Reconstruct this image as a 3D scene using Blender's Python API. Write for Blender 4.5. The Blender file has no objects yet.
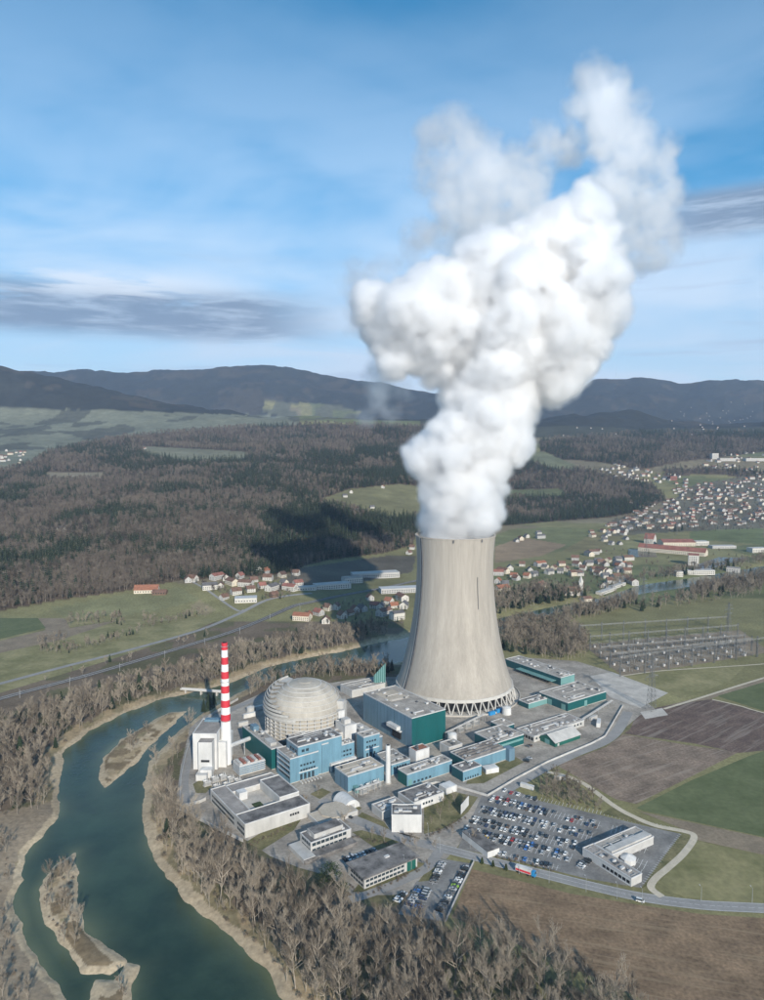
import bpy, math, random
import numpy as np
from mathutils import Vector, Matrix
R = math.radians
sc = bpy.context.scene
COL = sc.collection
random.seed(7)
rng = np.random.default_rng(11)

# ------------------------------------------------------------------ camera, sky, sun, exposure
F, PIT, H = 712.0, R(4.3), 248.0          # focal length in photo pixels, pitch, height over the river plain
cp, sp = math.cos(PIT), math.sin(PIT)
cam = bpy.data.cameras.new('camera'); cam_o = bpy.data.objects.new('camera', cam); COL.objects.link(cam_o)
cam_o.location = (0, 0, H); cam_o.rotation_euler = (R(90) - PIT, 0, 0)
cam.sensor_fit = 'VERTICAL'; cam.sensor_height = 24; cam.lens = F / 1000 * 24
cam.clip_start = 1; cam.clip_end = 60000
sc.camera = cam_o

SUN_EL, SUN_AZ = R(24.5), R(162)            # azimuth clockwise from +Y: behind the camera, a little to the right
world = bpy.data.worlds.new('World'); sc.world = world; world.use_nodes = True
def build_sky():
    nt = world.node_tree; n = nt.nodes.new; L = nt.links.new
    bg = nt.nodes['Background']; bg.inputs[1].default_value = 0.125
    sky = n('ShaderNodeTexSky'); sky.sky_type = 'NISHITA'; sky.sun_disc = False
    sky.sun_elevation = SUN_EL; sky.sun_rotation = SUN_AZ; sky.altitude = 600; sky.dust_density = 0.5; sky.ozone_density = 2.5; sky.air_density = 0.9
    tc = n('ShaderNodeTexCoord')
    sx = n('ShaderNodeSeparateXYZ'); L(tc.outputs['Generated'], sx.inputs[0])
    def m(op, a, b=None, c=None, clamp=False):
        q = n('ShaderNodeMath'); q.operation = op; q.use_clamp = clamp
        for i, v in enumerate((a, b, c)):
            if v is None: continue
            if isinstance(v, (int, float)): q.inputs[i].default_value = v
            else: L(v, q.inputs[i])
        return q.outputs[0]
    def sm(v, a, b):
        q = n('ShaderNodeMapRange'); q.interpolation_type = 'SMOOTHSTEP'; L(v, q.inputs[0])
        q.inputs[1].default_value = a; q.inputs[2].default_value = b; return q.outputs[0]
    x, y, z = sx.outputs
    az = m('ARCTAN2', x, y)                                   # radians, right of +Y positive
    el = m('ARCSINE', z)
    def noise(sx_, sy_, ox, det=6, rough=.55, dist=0.):
        c = n('ShaderNodeCombineXYZ'); L(m('MULTIPLY', az, sx_), c.inputs[0]); L(m('MULTIPLY', el, sy_), c.inputs[1]); c.inputs[2].default_value = ox
        t = n('ShaderNodeTexNoise'); L(c.outputs[0], t.inputs['Vector']); t.inputs['Scale'].default_value = 1
        t.inputs['Detail'].default_value = det; t.inputs['Roughness'].default_value = rough; t.inputs['Distortion'].default_value = dist
        return t.outputs[0]
    def plan(scale, stretch, ox, det=6, rough=.55, dist=.6):     # a layer of cloud at constant height
        d = m('ADD', m('MAXIMUM', z, 0), .12)
        c = n('ShaderNodeCombineXYZ'); L(m('MULTIPLY', m('DIVIDE', x, d), scale), c.inputs[0]); L(m('MULTIPLY', m('DIVIDE', y, d), scale * stretch), c.inputs[1]); c.inputs[2].default_value = ox
        t = n('ShaderNodeTexNoise'); L(c.outputs[0], t.inputs['Vector']); t.inputs['Scale'].default_value = 1
        t.inputs['Detail'].default_value = det; t.inputs['Roughness'].default_value = rough; t.inputs['Distortion'].default_value = dist
        return t.outputs[0]
    def mix(fac, a, b):
        q = n('ShaderNodeMix'); q.data_type = 'RGBA'; L(fac, q.inputs[0])
        for i, v in ((6, a), (7, b)):
            if isinstance(v, tuple): q.inputs[i].default_value = (*v, 1)
            else: L(v, q.inputs[i])
        return q.outputs[2]
    # deepen the blue a little
    hs = n('ShaderNodeHueSaturation'); L(sky.outputs[0], hs.inputs['Color']); hs.inputs['Value'].default_value = 1.16; hs.inputs['Saturation'].default_value = 1.7; hs.inputs['Hue'].default_value = .484
    base = hs.outputs[0]
    # thin high veil, thicker towards the horizon
    v1 = plan(.75, 1.2, 3.1, 5, .5, .8); v2 = noise(1.8, 4.6, 9.3, 4, .5, .5)
    veil = m('ADD', m('MULTIPLY', v1, .55), m('MULTIPLY', v2, .45))
    veil = sm(veil, .38, .60)
    low = sm(el, R(34), R(4))
    veil = m('MULTIPLY', veil, m('ADD', .14, m('MULTIPLY', low, .74)), clamp=True)
    c1 = mix(veil, base, (5.9, 7.2, 8.7))
    c1 = mix(m('MULTIPLY', sm(el, R(22), R(5)), .72), c1, (5.2, 6.05, 7.2))
    # stratus bars: flat banks hanging over the ridges
    def bar(e0, e1, a0, a1, soft, ox, lo_, hi_):
        b = noise(3.2, 26., ox, 6, .6, .5)
        b = sm(b, lo_, hi_)
        w = m('MULTIPLY', sm(el, e0 - soft, e0 + soft), sm(el, e1 + soft, e1 - soft))
        w = m('MULTIPLY', w, m('MULTIPLY', sm(az, a0 - R(5), a0 + R(5)), sm(az, a1 + R(5), a1 - R(5))))
        return m('MULTIPLY', b, w, clamp=True)
    bars = m('ADD', bar(R(8.2), R(11.6), R(-60), R(-6), R(.8), 4.2, .26, .44), bar(R(14.6), R(17.6), R(20), R(62), R(.6), 7.7, .28, .44), clamp=True)
    bars2 = bar(R(5.2), R(13.5), R(-70), R(70), R(1.5), 12.4, .54, .72)
    tone = noise(9, 60, 2.2, 4, .6, .3)
    cc = mix(sm(tone, .42, .68), (1.7, 2.35, 3.4), (3.4, 4.3, 5.5))
    c2 = mix(m('MULTIPLY', bars2, .6), c1, (3.2, 4.0, 5.4))
    c2 = mix(m('MULTIPLY', bars, .93), c2, cc)
    tops = m('MULTIPLY', bar(R(11.0), R(12.6), R(-28), R(-14), R(.5), 4.9, .42, .55), .7)
    c2 = mix(tops, c2, (6.6, 7.2, 8.0))
    L(c2, bg.inputs[0])
build_sky()
sun_l = bpy.data.lights.new('sun', 'SUN'); sun_l.energy = 5.0; sun_l.angle = R(.53); sun_l.color = (1, .93, .82)
sun_o = bpy.data.objects.new('sun', sun_l); COL.objects.link(sun_o)
SUN_DIR = Vector((math.sin(SUN_AZ) * math.cos(SUN_EL), math.cos(SUN_AZ) * math.cos(SUN_EL), math.sin(SUN_EL)))
sun_o.rotation_euler = SUN_DIR.to_track_quat('Z', 'Y').to_euler(); sun_o.location = (0, -50, 600)
sc.view_settings.view_transform = 'Standard'; sc.view_settings.look = 'None'
sc.view_settings.gamma = 1; sc.view_settings.exposure = 0.10; sc.view_settings.use_curve_mapping = False
cy = sc.cycles
cy.volume_bounces = 18; cy.max_bounces = 18; cy.diffuse_bounces = 2; cy.glossy_bounces = 3; cy.transparent_max_bounces = 8
cy.volume_step_rate = 2; cy.volume_max_steps = 400
cy.use_denoising = True; cy.use_adaptive_sampling = True; cy.adaptive_threshold = .02

# ------------------------------------------------------------------ helpers
def at(x, y, z=0.):
    """map point (X, Y) seen at photo pixel (x, y) on the level z"""
    u = (x - 382) / F; v = (y - 500) / F; t = (z - H) / (-sp - v * cp)
    return (u * t, (cp - v * sp) * t)
def atY(x, y, Y):
    u = (x - 382) / F; v = (y - 500) / F; t = Y / (cp - v * sp)
    return (u * t, Y, H + (-sp - v * cp) * t)
def proj(X, Y, Z):
    d = Y * cp - (Z - H) * sp; up = Y * sp + (Z - H) * cp
    return 382 + F * X / d, 500 - F * up / d
def height_of(x, y_top, y_ground):
    X, Y = at(x, y_ground); d = Y
    lo, hi = 0., 400.
    for _ in range(40):
        m = (lo + hi) / 2
        if proj(X, Y, m)[1] > y_top: lo = m
        else: hi = m
    return lo
def tag(o, label=None, cat=None, group=None, kind=None):
    if label: o['label'] = label
    if cat: o['category'] = cat
    if group: o['group'] = group
    if kind: o['kind'] = kind
    return o
def empty(name, loc=(0, 0, 0), rz=0., label=None, cat=None, group=None):
    o = bpy.data.objects.new(name, None); COL.objects.link(o); o.location = loc; o.rotation_euler = (0, 0, rz); o.empty_display_size = .5
    return tag(o, label, cat, group)

class MB:
    def __init__(s): s.v = []; s.f = []; s.m = []
    def add(s, vs, fs, m=0):
        b = len(s.v); s.v += [tuple(p) for p in vs]
        for f in fs: s.f.append(tuple(b + i for i in f)); s.m.append(m)
        return s
    def box(s, x0, x1, y0, y1, z0, z1, m=0, faces=None):
        vs = [(x0, y0, z0), (x1, y0, z0), (x1, y1, z0), (x0, y1, z0), (x0, y0, z1), (x1, y0, z1), (x1, y1, z1), (x0, y1, z1)]
        fs = [(0, 3, 2, 1), (4, 5, 6, 7), (0, 1, 5, 4), (1, 2, 6, 5), (2, 3, 7, 6), (3, 0, 4, 7)]
        b = len(s.v); s.v += vs
        for k, f in enumerate(fs): s.f.append(tuple(b + i for i in f)); s.m.append(faces[k] if faces else m)
        return s
    def cyl(s, cx, cy_, r0, r1, z0, z1, n=12, m=0, cap=True):
        vs = []
        for z, r in ((z0, r0), (z1, r1)):
            for k in range(n): a = 2 * math.pi * k / n; vs.append((cx + r * math.cos(a), cy_ + r * math.sin(a), z))
        fs = [(k, (k + 1) % n, n + (k + 1) % n, n + k) for k in range(n)]
        if cap: fs += [tuple(range(n, 2 * n)), tuple(reversed(range(n)))]
        return s.add(vs, fs, m)
    def tube(s, p, q, r0, r1=None, n=4, m=0):
        p = Vector(p); q = Vector(q); r1 = r0 if r1 is None else r1
        d = q - p
        if d.length < 1e-6: return s
        d.normalize(); a = d.orthogonal().normalized(); b = d.cross(a)
        vs = []
        for c, r in ((p, r0), (q, r1)):
            for k in range(n): t = 2 * math.pi * (k + .5) / n; vs.append(c + a * (r * math.cos(t)) + b * (r * math.sin(t)))
        fs = [(k, (k + 1) % n, n + (k + 1) % n, n + k) for k in range(n)] + [tuple(range(n, 2 * n)), tuple(reversed(range(n)))]
        return s.add(vs, fs, m)
    def prism(s, poly, z0, z1, m=0, mtop=None):
        n = len(poly); vs = [(*p, z0) for p in poly] + [(*p, z1) for p in poly]
        s.add(vs, [(k, (k + 1) % n, n + (k + 1) % n, n + k) for k in range(n)], m)
        s.add([(*p, z1) for p in poly], [tuple(range(n))], m if mtop is None else mtop)
        return s
    def revolve(s, prof, n=48, m=0, a0=0., a1=2 * math.pi):
        full = abs(a1 - a0 - 2 * math.pi) < 1e-6; k_ = n if full else n + 1
        vs = []
        for r, z in prof:
            for k in range(k_): a = a0 + (a1 - a0) * k / n; vs.append((r * math.cos(a), r * math.sin(a), z))
        fs = []
        for i in range(len(prof) - 1):
            for k in range(n): k2 = (k + 1) % k_; fs.append((i * k_ + k, i * k_ + k2, (i + 1) * k_ + k2, (i + 1) * k_ + k))
        return s.add(vs, fs, m)
    def mesh(s, name, mats, smooth=False):
        me = bpy.data.meshes.new(name); me.from_pydata(s.v, [], s.f)
        for mt in (mats if isinstance(mats, (list, tuple)) else [mats]): me.materials.append(mt)
        if s.f:
            me.polygons.foreach_set('material_index', s.m)
            if smooth: me.polygons.foreach_set('use_smooth', [True] * len(s.f))
        me.update(); return me
    def build(s, name, mats, parent=None, smooth=False, kind=None):
        return link(name, s.mesh(name, mats, smooth), parent, kind=kind)
def link(name, me, parent=None, loc=None, rz=None, kind=None):
    o = bpy.data.objects.new(name, me); COL.objects.link(o)
    if parent is not None: o.parent = parent
    if loc is not None: o.location = loc
    if rz is not None: o.rotation_euler = (0, 0, rz)
    if kind: o['kind'] = kind
    return o

MATS = {}
def pm(name, rgb, rough=.85, var=.14, scale=.25, stretch=(1, 1, 1), metal=0., bump=0., fine=0., rgb2=None, spec=.3, lo=.35, hi=.68):
    """procedural surface: broad blotches, finer grain and optional relief, all in metres"""
    if name in MATS: return MATS[name]
    m = bpy.data.materials.new(name); m.use_nodes = True; nt = m.node_tree; n = nt.nodes.new; L = nt.links.new
    b = nt.nodes['Principled BSDF']; b.inputs['Roughness'].default_value = rough; b.inputs['Metallic'].default_value = metal
    b.inputs['Specular IOR Level'].default_value = spec
    g = n('ShaderNodeNewGeometry'); mp = n('ShaderNodeVectorMath'); mp.operation = 'MULTIPLY'; L(g.outputs['Position'], mp.inputs[0]); mp.inputs[1].default_value = stretch
    t = n('ShaderNodeTexNoise'); L(mp.outputs[0], t.inputs['Vector']); t.inputs['Scale'].default_value = scale; t.inputs['Detail'].default_value = 7; t.inputs['Roughness'].default_value = .62
    r = n('ShaderNodeMapRange'); L(t.outputs[0], r.inputs[0]); r.inputs[1].default_value = lo; r.inputs[2].default_value = hi
    mx = n('ShaderNodeMix'); mx.data_type = 'RGBA'; L(r.outputs[0], mx.inputs[0])
    a = tuple(c * (1 - var) for c in rgb); c2 = rgb2 if rgb2 else tuple(min(1, c * (1 + var)) for c in rgb)
    mx.inputs[6].default_value = (*a, 1); mx.inputs[7].default_value = (*c2, 1)
    out = mx.outputs[2]
    if fine > 0:
        t2 = n('ShaderNodeTexNoise'); L(mp.outputs[0], t2.inputs['Vector']); t2.inputs['Scale'].default_value = scale * 9; t2.inputs['Detail'].default_value = 4
        r2 = n('ShaderNodeMapRange'); L(t2.outputs[0], r2.inputs[0]); r2.inputs[1].default_value = .3; r2.inputs[2].default_value = .7; r2.inputs[3].default_value = 1 - fine; r2.inputs[4].default_value = 1 + fine
        mm = n('ShaderNodeVectorMath'); mm.operation = 'SCALE'; L(out, mm.inputs[0]); L(r2.outputs[0], mm.inputs['Scale']); out = mm.outputs[0]
    L(out, b.inputs['Base Color'])
    if bump > 0:
        bp = n('ShaderNodeBump'); bp.inputs['Strength'].default_value = 1; bp.inputs['Distance'].default_value = bump; L(t.outputs[0], bp.inputs['Height']); L(bp.outputs[0], b.inputs['Normal'])
    MATS[name] = m; return m

M = dict(
    concrete=pm('concrete', (.43, .405, .36), .9, .16, .06, (1, 1, .12), fine=.08),
    tower=pm('tower concrete', (.35, .32, .275), .92, .13, .11, (1, 1, .05), fine=.07),
    tower_ring=pm('tower ring concrete', (.47, .455, .42), .9, .10, .2),
    dome=pm('dome concrete', (.40, .37, .318), .98, .16, .10, (1, 1, .3), fine=.08, spec=.05),
    dome_ring=pm('dome gallery', (.46, .445, .41), .9, .12, .3),
    white=pm('white panel', (.56, .555, .535), .6, .16, .12, (1, 1, .3)),
    offwhite=pm('offwhite render', (.44, .43, .405), .8, .16, .15, (1, 1, .3)),
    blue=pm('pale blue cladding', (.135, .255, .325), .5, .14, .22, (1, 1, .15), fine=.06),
    blue2=pm('slate and shaded blue cladding', (.125, .205, .265), .5, .14, .22, (1, 1, .15), fine=.06),  # left walls' weaker light is put into this duller blue; trim uses it too
    teal=pm('dark teal cladding', (.009, .088, .088), .45, .10, .12, (1, 1, .15), fine=.03),
    petrol=pm('petrol cladding', (.014, .075, .09), .45, .10, .12, (1, 1, .15), fine=.03),
    green=pm('green cladding', (.014, .10, .078), .5, .1, .12, (1, 1, .2)),
    palegreen=pm('pale turquoise panel', (.14, .28, .27), .6, .1, .12, (1, 1, .2)),
    roof=pm('gravel roof', (.325, .298, .262), .95, .28, .10, fine=.16),
    roof2=pm('worn felt roof', (.29, .265, .24), .95, .26, .12, fine=.12),
    roofdark=pm('dark felt roof', (.12, .113, .108), .95, .34, .14, fine=.14, rgb2=(.26, .245, .23)),
    rooftan=pm('sandy roof', (.43, .375, .30), .95, .15, .1, fine=.1),
    edge=pm('roof edge metal', (.48, .48, .47), .6, .06, .3),
    glass=pm('window glass', (.03, .045, .055), .12, .2, .4, spec=.6),
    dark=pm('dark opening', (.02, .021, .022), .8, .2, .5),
    oldsteel=pm('weathered steel', (.17, .175, .17), .6, .3, .3),
    steel=pm('galvanised steel', (.36, .37, .37), .5, .12, .5, metal=.25),
    darksteel=pm('dark steel', (.09, .095, .10), .6, .2, .5),
    red=pm('signal red paint', (.52, .035, .05), .6, .08, .3),
    chimwhite=pm('chimney white paint', (.70, .69, .67), .7, .07, .15, (1, 1, .1)),
    orange=pm('orange roof tile', (.27, .12, .075), .9, .2, .3),
    tilebrown=pm('brown roof tile', (.16, .095, .07), .9, .25, .2),
    tilegrey=pm('grey roof tile', (.13, .125, .125), .9, .25, .2),
    tilered=pm('red roof tile', (.25, .11, .085), .9, .25, .12),
    wallwhite=pm('white house render', (.52, .50, .455), .9, .08, .3),
    wallcream=pm('cream house render', (.58, .52, .42), .9, .1, .3),
    wallgrey=pm('grey house render', (.42, .41, .39), .9, .1, .3),
    timber=pm('brown timber wall', (.17, .11, .075), .9, .2, .4),
    brightblue=pm('bright blue cover', (.03, .23, .48), .5, .1, .5),
    asphalt=pm('worn asphalt', (.20, .193, .18), .92, .28, .07, fine=.14),
    road=pm('road asphalt', (.27, .262, .248), .92, .12, .06, fine=.08),
    yard=pm('yard concrete', (.30, .27, .23), .93, .34, .055, fine=.18),
    yard2=pm('pale concrete slab', (.44, .41, .365), .93, .2, .08, fine=.1),
    gravel=pm('gravel path', (.50, .44, .34), .95, .12, .15, fine=.1),
    ballast=pm('railway ballast', (.10, .093, .087), .95, .25, .2, fine=.2),
    paint=pm('white road paint', (.62, .62, .60), .8, .12, .5),
    lawn=pm('winter lawn', (.135, .135, .055), .95, .3, .07, fine=.22, rgb2=(.22, .19, .10)),
    crop=pm('winter crop', (.095, .118, .048), .95, .14, .03, fine=.12, rgb2=(.135, .15, .07)),
    meadow=pm('winter meadow', (.185, .18, .075), .95, .22, .028, fine=.14, rgb2=(.29, .255, .13)),
    stubble=pm('dry stubble', (.15, .10, .062), .97, .30, .06, fine=.3, rgb2=(.29, .225, .15), bump=.3),
    dirtstrip=pm('brown verge', (.225, .18, .125), .97, .2, .05, fine=.16),
    bark=pm('bare tree bark', (.29, .25, .20), .95, .25, .3),
    twig=pm('bare twigs', (.175, .148, .115), .95, .25, .08),
    twig_red=pm('reddish bare twigs', (.13, .105, .082), .95, .3, .03),
    twig_pale=pm('pale bare twigs', (.30, .26, .205), .95, .22, .08),
    fartwig=pm('hill forest twigs', (.115, .097, .077), .95, .5, .006, rgb2=(.20, .165, .13)),
    needle=pm('conifer needles', (.022, .036, .018), .95, .35, .06),
    shrub=pm('brown scrub', (.15, .12, .085), .95, .3, .1),
    evergreen=pm('evergreen leaves', (.045, .065, .026), .9, .35, .2),
    tyre=pm('tyre rubber', (.02, .02, .02), .9, .1, 1),
)
def furrow_mat(name, c1, c2, ang, width):
    if name in MATS: return MATS[name]
    m = pm(name, c1, .97, .30, .06, fine=.3, bump=.2)
    nt = m.node_tree; n = nt.nodes.new; L = nt.links.new; b = nt.nodes['Principled BSDF']
    src = b.inputs['Base Color'].links[0].from_socket
    g = n('ShaderNodeNewGeometry'); rot = n('ShaderNodeVectorRotate'); rot.rotation_type = 'Z_AXIS'; L(g.outputs['Position'], rot.inputs['Vector']); rot.inputs['Angle'].default_value = ang
    st = n('ShaderNodeVectorMath'); st.operation = 'MULTIPLY'; L(rot.outputs[0], st.inputs[0]); st.inputs[1].default_value = (.012, 1. / width, 0)
    t = n('ShaderNodeTexNoise'); L(st.outputs[0], t.inputs['Vector']); t.inputs['Scale'].default_value = 1; t.inputs['Detail'].default_value = 3; t.inputs['Roughness'].default_value = .7
    r = n('ShaderNodeMapRange'); L(t.outputs[0], r.inputs[0]); r.inputs[1].default_value = .52; r.inputs[2].default_value = .64; r.inputs[4].default_value = .7
    mx = n('ShaderNodeMix'); mx.data_type = 'RGBA'; L(r.outputs[0], mx.inputs[0]); L(src, mx.inputs[6]); mx.inputs[7].default_value = (*c2, 1)
    L(mx.outputs[2], b.inputs['Base Color']); return m
MATS.pop('dry stubble'); M['stubble'] = furrow_mat('dry stubble', (.205, .14, .085), (.27, .20, .125), R(14), 2.2)
M['plough_light'] = furrow_mat('ploughed soil light', (.205, .155, .115), (.30, .245, .19), R(-30), 5.)
M['plough_dark'] = furrow_mat('ploughed soil dark', (.125, .088, .07), (.24, .20, .165), R(-38), 5.)

def vnoise(x, y, scale, seed):
    t = np.random.default_rng(seed).random((256, 256)).astype(np.float32)
    x = np.asarray(x) / scale; y = np.asarray(y) / scale
    xi = np.floor(x).astype(int); yi = np.floor(y).astype(int); fx = x - xi; fy = y - yi
    fx = fx * fx * (3 - 2 * fx); fy = fy * fy * (3 - 2 * fy)
    a = t[xi & 255, yi & 255]; b = t[(xi + 1) & 255, yi & 255]; c = t[xi & 255, (yi + 1) & 255]; d = t[(xi + 1) & 255, (yi + 1) & 255]
    return (a * (1 - fx) + b * fx) * (1 - fy) + (c * (1 - fx) + d * fx) * fy - .5
def pip(px, py, poly):
    inside = np.zeros(np.shape(px), bool); n = len(poly)
    for i in range(n):
        x0, y0 = poly[i]; x1, y1 = poly[(i + 1) % n]
        if y0 == y1: continue
        c = ((y0 > py) != (y1 > py)) & (px < (x1 - x0) * (py - y0) / (y1 - y0) + x0)
        inside ^= c
    return inside
def poly_dist(X, Y, poly):
    d = np.full(np.shape(X), 1e9); n = len(poly)
    for i in range(n):
        ax, ay = poly[i]; bx, by = poly[(i + 1) % n]; dx, dy = bx - ax, by - ay
        t = np.clip(((X - ax) * dx + (Y - ay) * dy) / (dx * dx + dy * dy + 1e-9), 0, 1)
        d = np.minimum(d, np.hypot(X - ax - t * dx, Y - ay - t * dy))
    return d

# ------------------------------------------------------------------ terrain
WATER_Z = -3.0
bank_far = [(764, 566), (690, 578), (640, 585), (600, 598), (560, 605), (500, 618), (425, 634), (385, 641), (343, 651), (300, 659), (265, 668), (225, 685), (188, 693), (157, 701), (122, 715), (90, 731), (63, 754), (59, 778), (59, 817), (35, 845), (20, 876), (16, 903), (24, 939), (43, 970), (65, 1000), (85, 1060)]
bank_near = [(345, 1060), (287, 1000), (267, 974), (236, 943), (204, 915), (181, 892), (153, 860), (145, 833), (143, 782), (151, 762), (173, 738), (186, 727), (203, 714), (222, 703), (237, 694), (258, 682), (300, 670), (330, 665), (366, 664), (395, 664), (425, 655), (500, 628), (560, 612), (600, 605), (640, 594), (690, 587), (764, 574)]
isl = [[(100, 764), (101, 780), (104, 790), (122, 776), (145, 752), (169, 728), (187, 711), (169, 713), (149, 723), (122, 739), (106, 754)],
       [(75, 853), (51, 868), (39, 890), (47, 923), (63, 947), (82, 973), (110, 973), (122, 963), (106, 950), (88, 927), (76, 911), (77, 885)],
       [(96, 981), (92, 1004), (100, 1020), (126, 1015), (132, 990), (136, 968), (128, 966), (116, 985)]]
rv = [at(x, y, WATER_Z) for x, y in bank_far + bank_near]
# carry the river on past the right edge of the picture
k_ = len(bank_far)
rv = [(rv[0][0] + 900, rv[0][1] + 350)] + rv + [(rv[-1][0] + 900, rv[-1][1] + 350)]
isl_w = [[at(x, y, WATER_Z) for x, y in p] for p in isl]

rowsL = ([612, 590, 565, 535, 505, 480, 460, 448, 440, 430, 418], [1050, 1160, 1330, 1600, 2000, 2500, 3000, 3500, 3900, 4300, 4700])
rowsM = ([600, 560, 540, 520, 500, 480, 460, 447, 438, 428, 419], [1138, 1545, 1720, 1960, 2260, 2650, 3100, 3600, 4000, 4350, 4700])
rowsR = ([600, 570, 540, 520, 500, 480, 460, 447, 440, 432, 425], [1138, 1421, 1880, 2250, 2600, 3000, 3450, 3900, 4150, 4450, 4800])
def zrow(row, Y): return H - Y * math.tan(math.atan((row - 500) / F) + PIT)
def prof(t): return [0.] + [max(0., zrow(r, Y)) for r, Y in list(zip(*t))[1:]]
zL, zM, zR = prof(rowsL), prof(rowsM), prof(rowsR)
r1x = [-300, 0, 60, 120, 180, 235, 300, 450, 520, 570, 640, 680, 764, 1000]
r1r = [350, 362, 371, 386, 401, 414, 421, 421, 420, 412, 411, 422, 424, 418]
r2x = [-300, 0, 50, 82, 115, 150, 200, 245, 262, 285, 300, 360, 420, 500, 560, 591, 639, 683, 719, 764, 1000]
r2r = [375, 374, 370, 366, 370, 368, 367, 363, 361, 363, 369, 378, 390, 399, 396, 378, 376, 384, 377, 380, 372]
us = np.concatenate([np.linspace(-1.25, -.63, 40), np.linspace(-.62, .62, 560), np.linspace(.63, 1.25, 40)])
Ys = [at(382, r)[1] for r in np.arange(1075, 600, -1.6)]
while Ys[-1] < 11000: Ys.append(Ys[-1] * 1.008)
Ys = np.array(Ys)
def build_heights():
    Z = np.zeros((len(Ys), len(us)))
    for j, u in enumerate(us):
        xp = 382 + F * u / cp
        a = np.interp(xp, [250, 380, 520], [0, 1, 2])
        pl = np.interp(Ys, rowsL[1], zL); pmid = np.interp(Ys, rowsM[1], zM); pr = np.interp(Ys, rowsR[1], zR)
        z = pl * max(0, 1 - a) + pmid * (1 - abs(a - 1)) + pr * max(0, a - 1)
        w = lambda t: t[0] * max(0, 1 - a) + t[1] * (1 - abs(a - 1)) + t[2] * max(0, a - 1)
        zend = w((zL[-1], zM[-1], zR[-1]))
        z1 = zrow(np.interp(xp, r1x, r1r), 5400); z2 = zrow(np.interp(xp, r2x, r2r), 9400)
        far = np.interp(Ys, [4700, 5400, 6000, 7600, 8500, 9400, 10000, 11200], [zend, z1, z1 * .55 + zend * .45 - 20, max(zrow(424, 7600), z1 * .4), (zrow(412, 8500) + z2) / 2 - 40, z2, z2 - 200, z2 - 700])
        z = np.where(Ys > 4700, far, z)
        Z[:, j] = z
    Zs = Z.copy()
    for _ in range(3):
        K = Zs.copy(); K[2:-2] = (Zs[:-4] + Zs[1:-3] + Zs[2:-2] + Zs[3:-1] + Zs[4:]) / 5; Zs = K
        K = Zs.copy(); K[:, 3:-3] = (Zs[:, :-6] + Zs[:, 2:-4] + Zs[:, 3:-3] + Zs[:, 4:-2] + Zs[:, 6:]) / 5; Zs = K
    keep = (Ys > 8900)[:, None]
    Z = np.where(keep, .5 * Z + .5 * Zs, Zs)
    X = us[None, :] * Ys[:, None]; Y = np.repeat(Ys[:, None], len(us), 1)
    amp = np.clip((Y - 1500) / 1500, 0, 1)
    Z = Z + amp * (vnoise(X, Y, 420, 1) * 34 + vnoise(X, Y, 170, 2) * 12)
    far = np.clip((Y - 4500) / 600, 0, 1)
    Z = Z + far * (vnoise(X, Y, 700, 6) * 60 * (np.abs(Y - 9400) > 300) + vnoise(X, Y, 260, 5) * 45 + vnoise(X, Y, 110, 3) * 24 + vnoise(X, Y, 45, 4) * 12)
    near = Y < 1900
    xi = X[near]; yi = Y[near]
    inside = pip(xi, yi, rv); d = poly_dist(xi, yi, rv); sd = np.where(inside, -d, d)
    for p in isl_w:
        ii = pip(xi, yi, p); di = poly_dist(xi, yi, p); s2 = np.where(ii, di, -di)      # positive on the island
        sd = np.where(ii, np.minimum(di, 6), np.where(sd < 0, np.maximum(sd, -di), sd))
    jit = vnoise(xi, yi, 22, 7) * 3.6 + vnoise(xi, yi, 9, 8) * 2.6 + vnoise(xi, yi, 3.5, 9) * 1.
    s = sd + jit
    zc = np.interp(s, [-14, 0, 2.5, 9, 17], [-5.2, WATER_Z, WATER_Z + .9, -1.0, 0.])
    zc = np.minimum(zc, np.where(np.any([pip(xi, yi, p) for p in isl_w], axis=0), WATER_Z + 1.5, 9))
    zz = Z[near]; zz = np.where(sd < 17, np.minimum(zc, 0) + np.where(sd < 17, 0, zz), zz)
    Z[near] = zz
    SD = np.full(Z.shape, 1e3); SD[near] = sd
    return X, Y, Z, SD
TX, TY, TZ, TSD = build_heights()
def hz(x, y):
    x = np.asarray(x, float); y = np.asarray(y, float)
    i = np.clip(np.interp(y, Ys, np.arange(len(Ys))), 0, len(Ys) - 1.001); j = np.clip(np.interp(x / y, us, np.arange(len(us))), 0, len(us) - 1.001)
    i0 = i.astype(int); j0 = j.astype(int); fi = i - i0; fj = j - j0
    return (TZ[i0, j0] * (1 - fi) + TZ[i0 + 1, j0] * fi) * (1 - fj) + (TZ[i0, j0 + 1] * (1 - fi) + TZ[i0 + 1, j0 + 1] * fi) * fj
def river_sd(x, y):
    i = np.clip(np.rint(np.interp(y, Ys, np.arange(len(Ys)))), 0, len(Ys) - 1).astype(int); j = np.clip(np.rint(np.interp(np.asarray(x) / np.asarray(y), us, np.arange(len(us)))), 0, len(us) - 1).astype(int)
    return TSD[i, j]
def on_ground(x, y):
    """point on the terrain seen at photo pixel (x, y)"""
    u = (x - 382) / F; v = (y - 500) / F
    lo = None; prev = 150.
    for Y in np.concatenate([np.arange(200, 1200, 20), np.geomspace(1200, 9300, 230)]):
        t = Y / (cp - v * sp)
        if H + (-sp - v * cp) * t < float(hz(u * t, Y)):
            a, b = prev, Y
            for _ in range(18):
                m = (a + b) / 2; t = m / (cp - v * sp)
                if H + (-sp - v * cp) * t < float(hz(u * t, m)): b = m
                else: a = m
            t = b / (cp - v * sp); return (u * t, b, float(hz(u * t, b)))
        prev = Y
    return None

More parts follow.
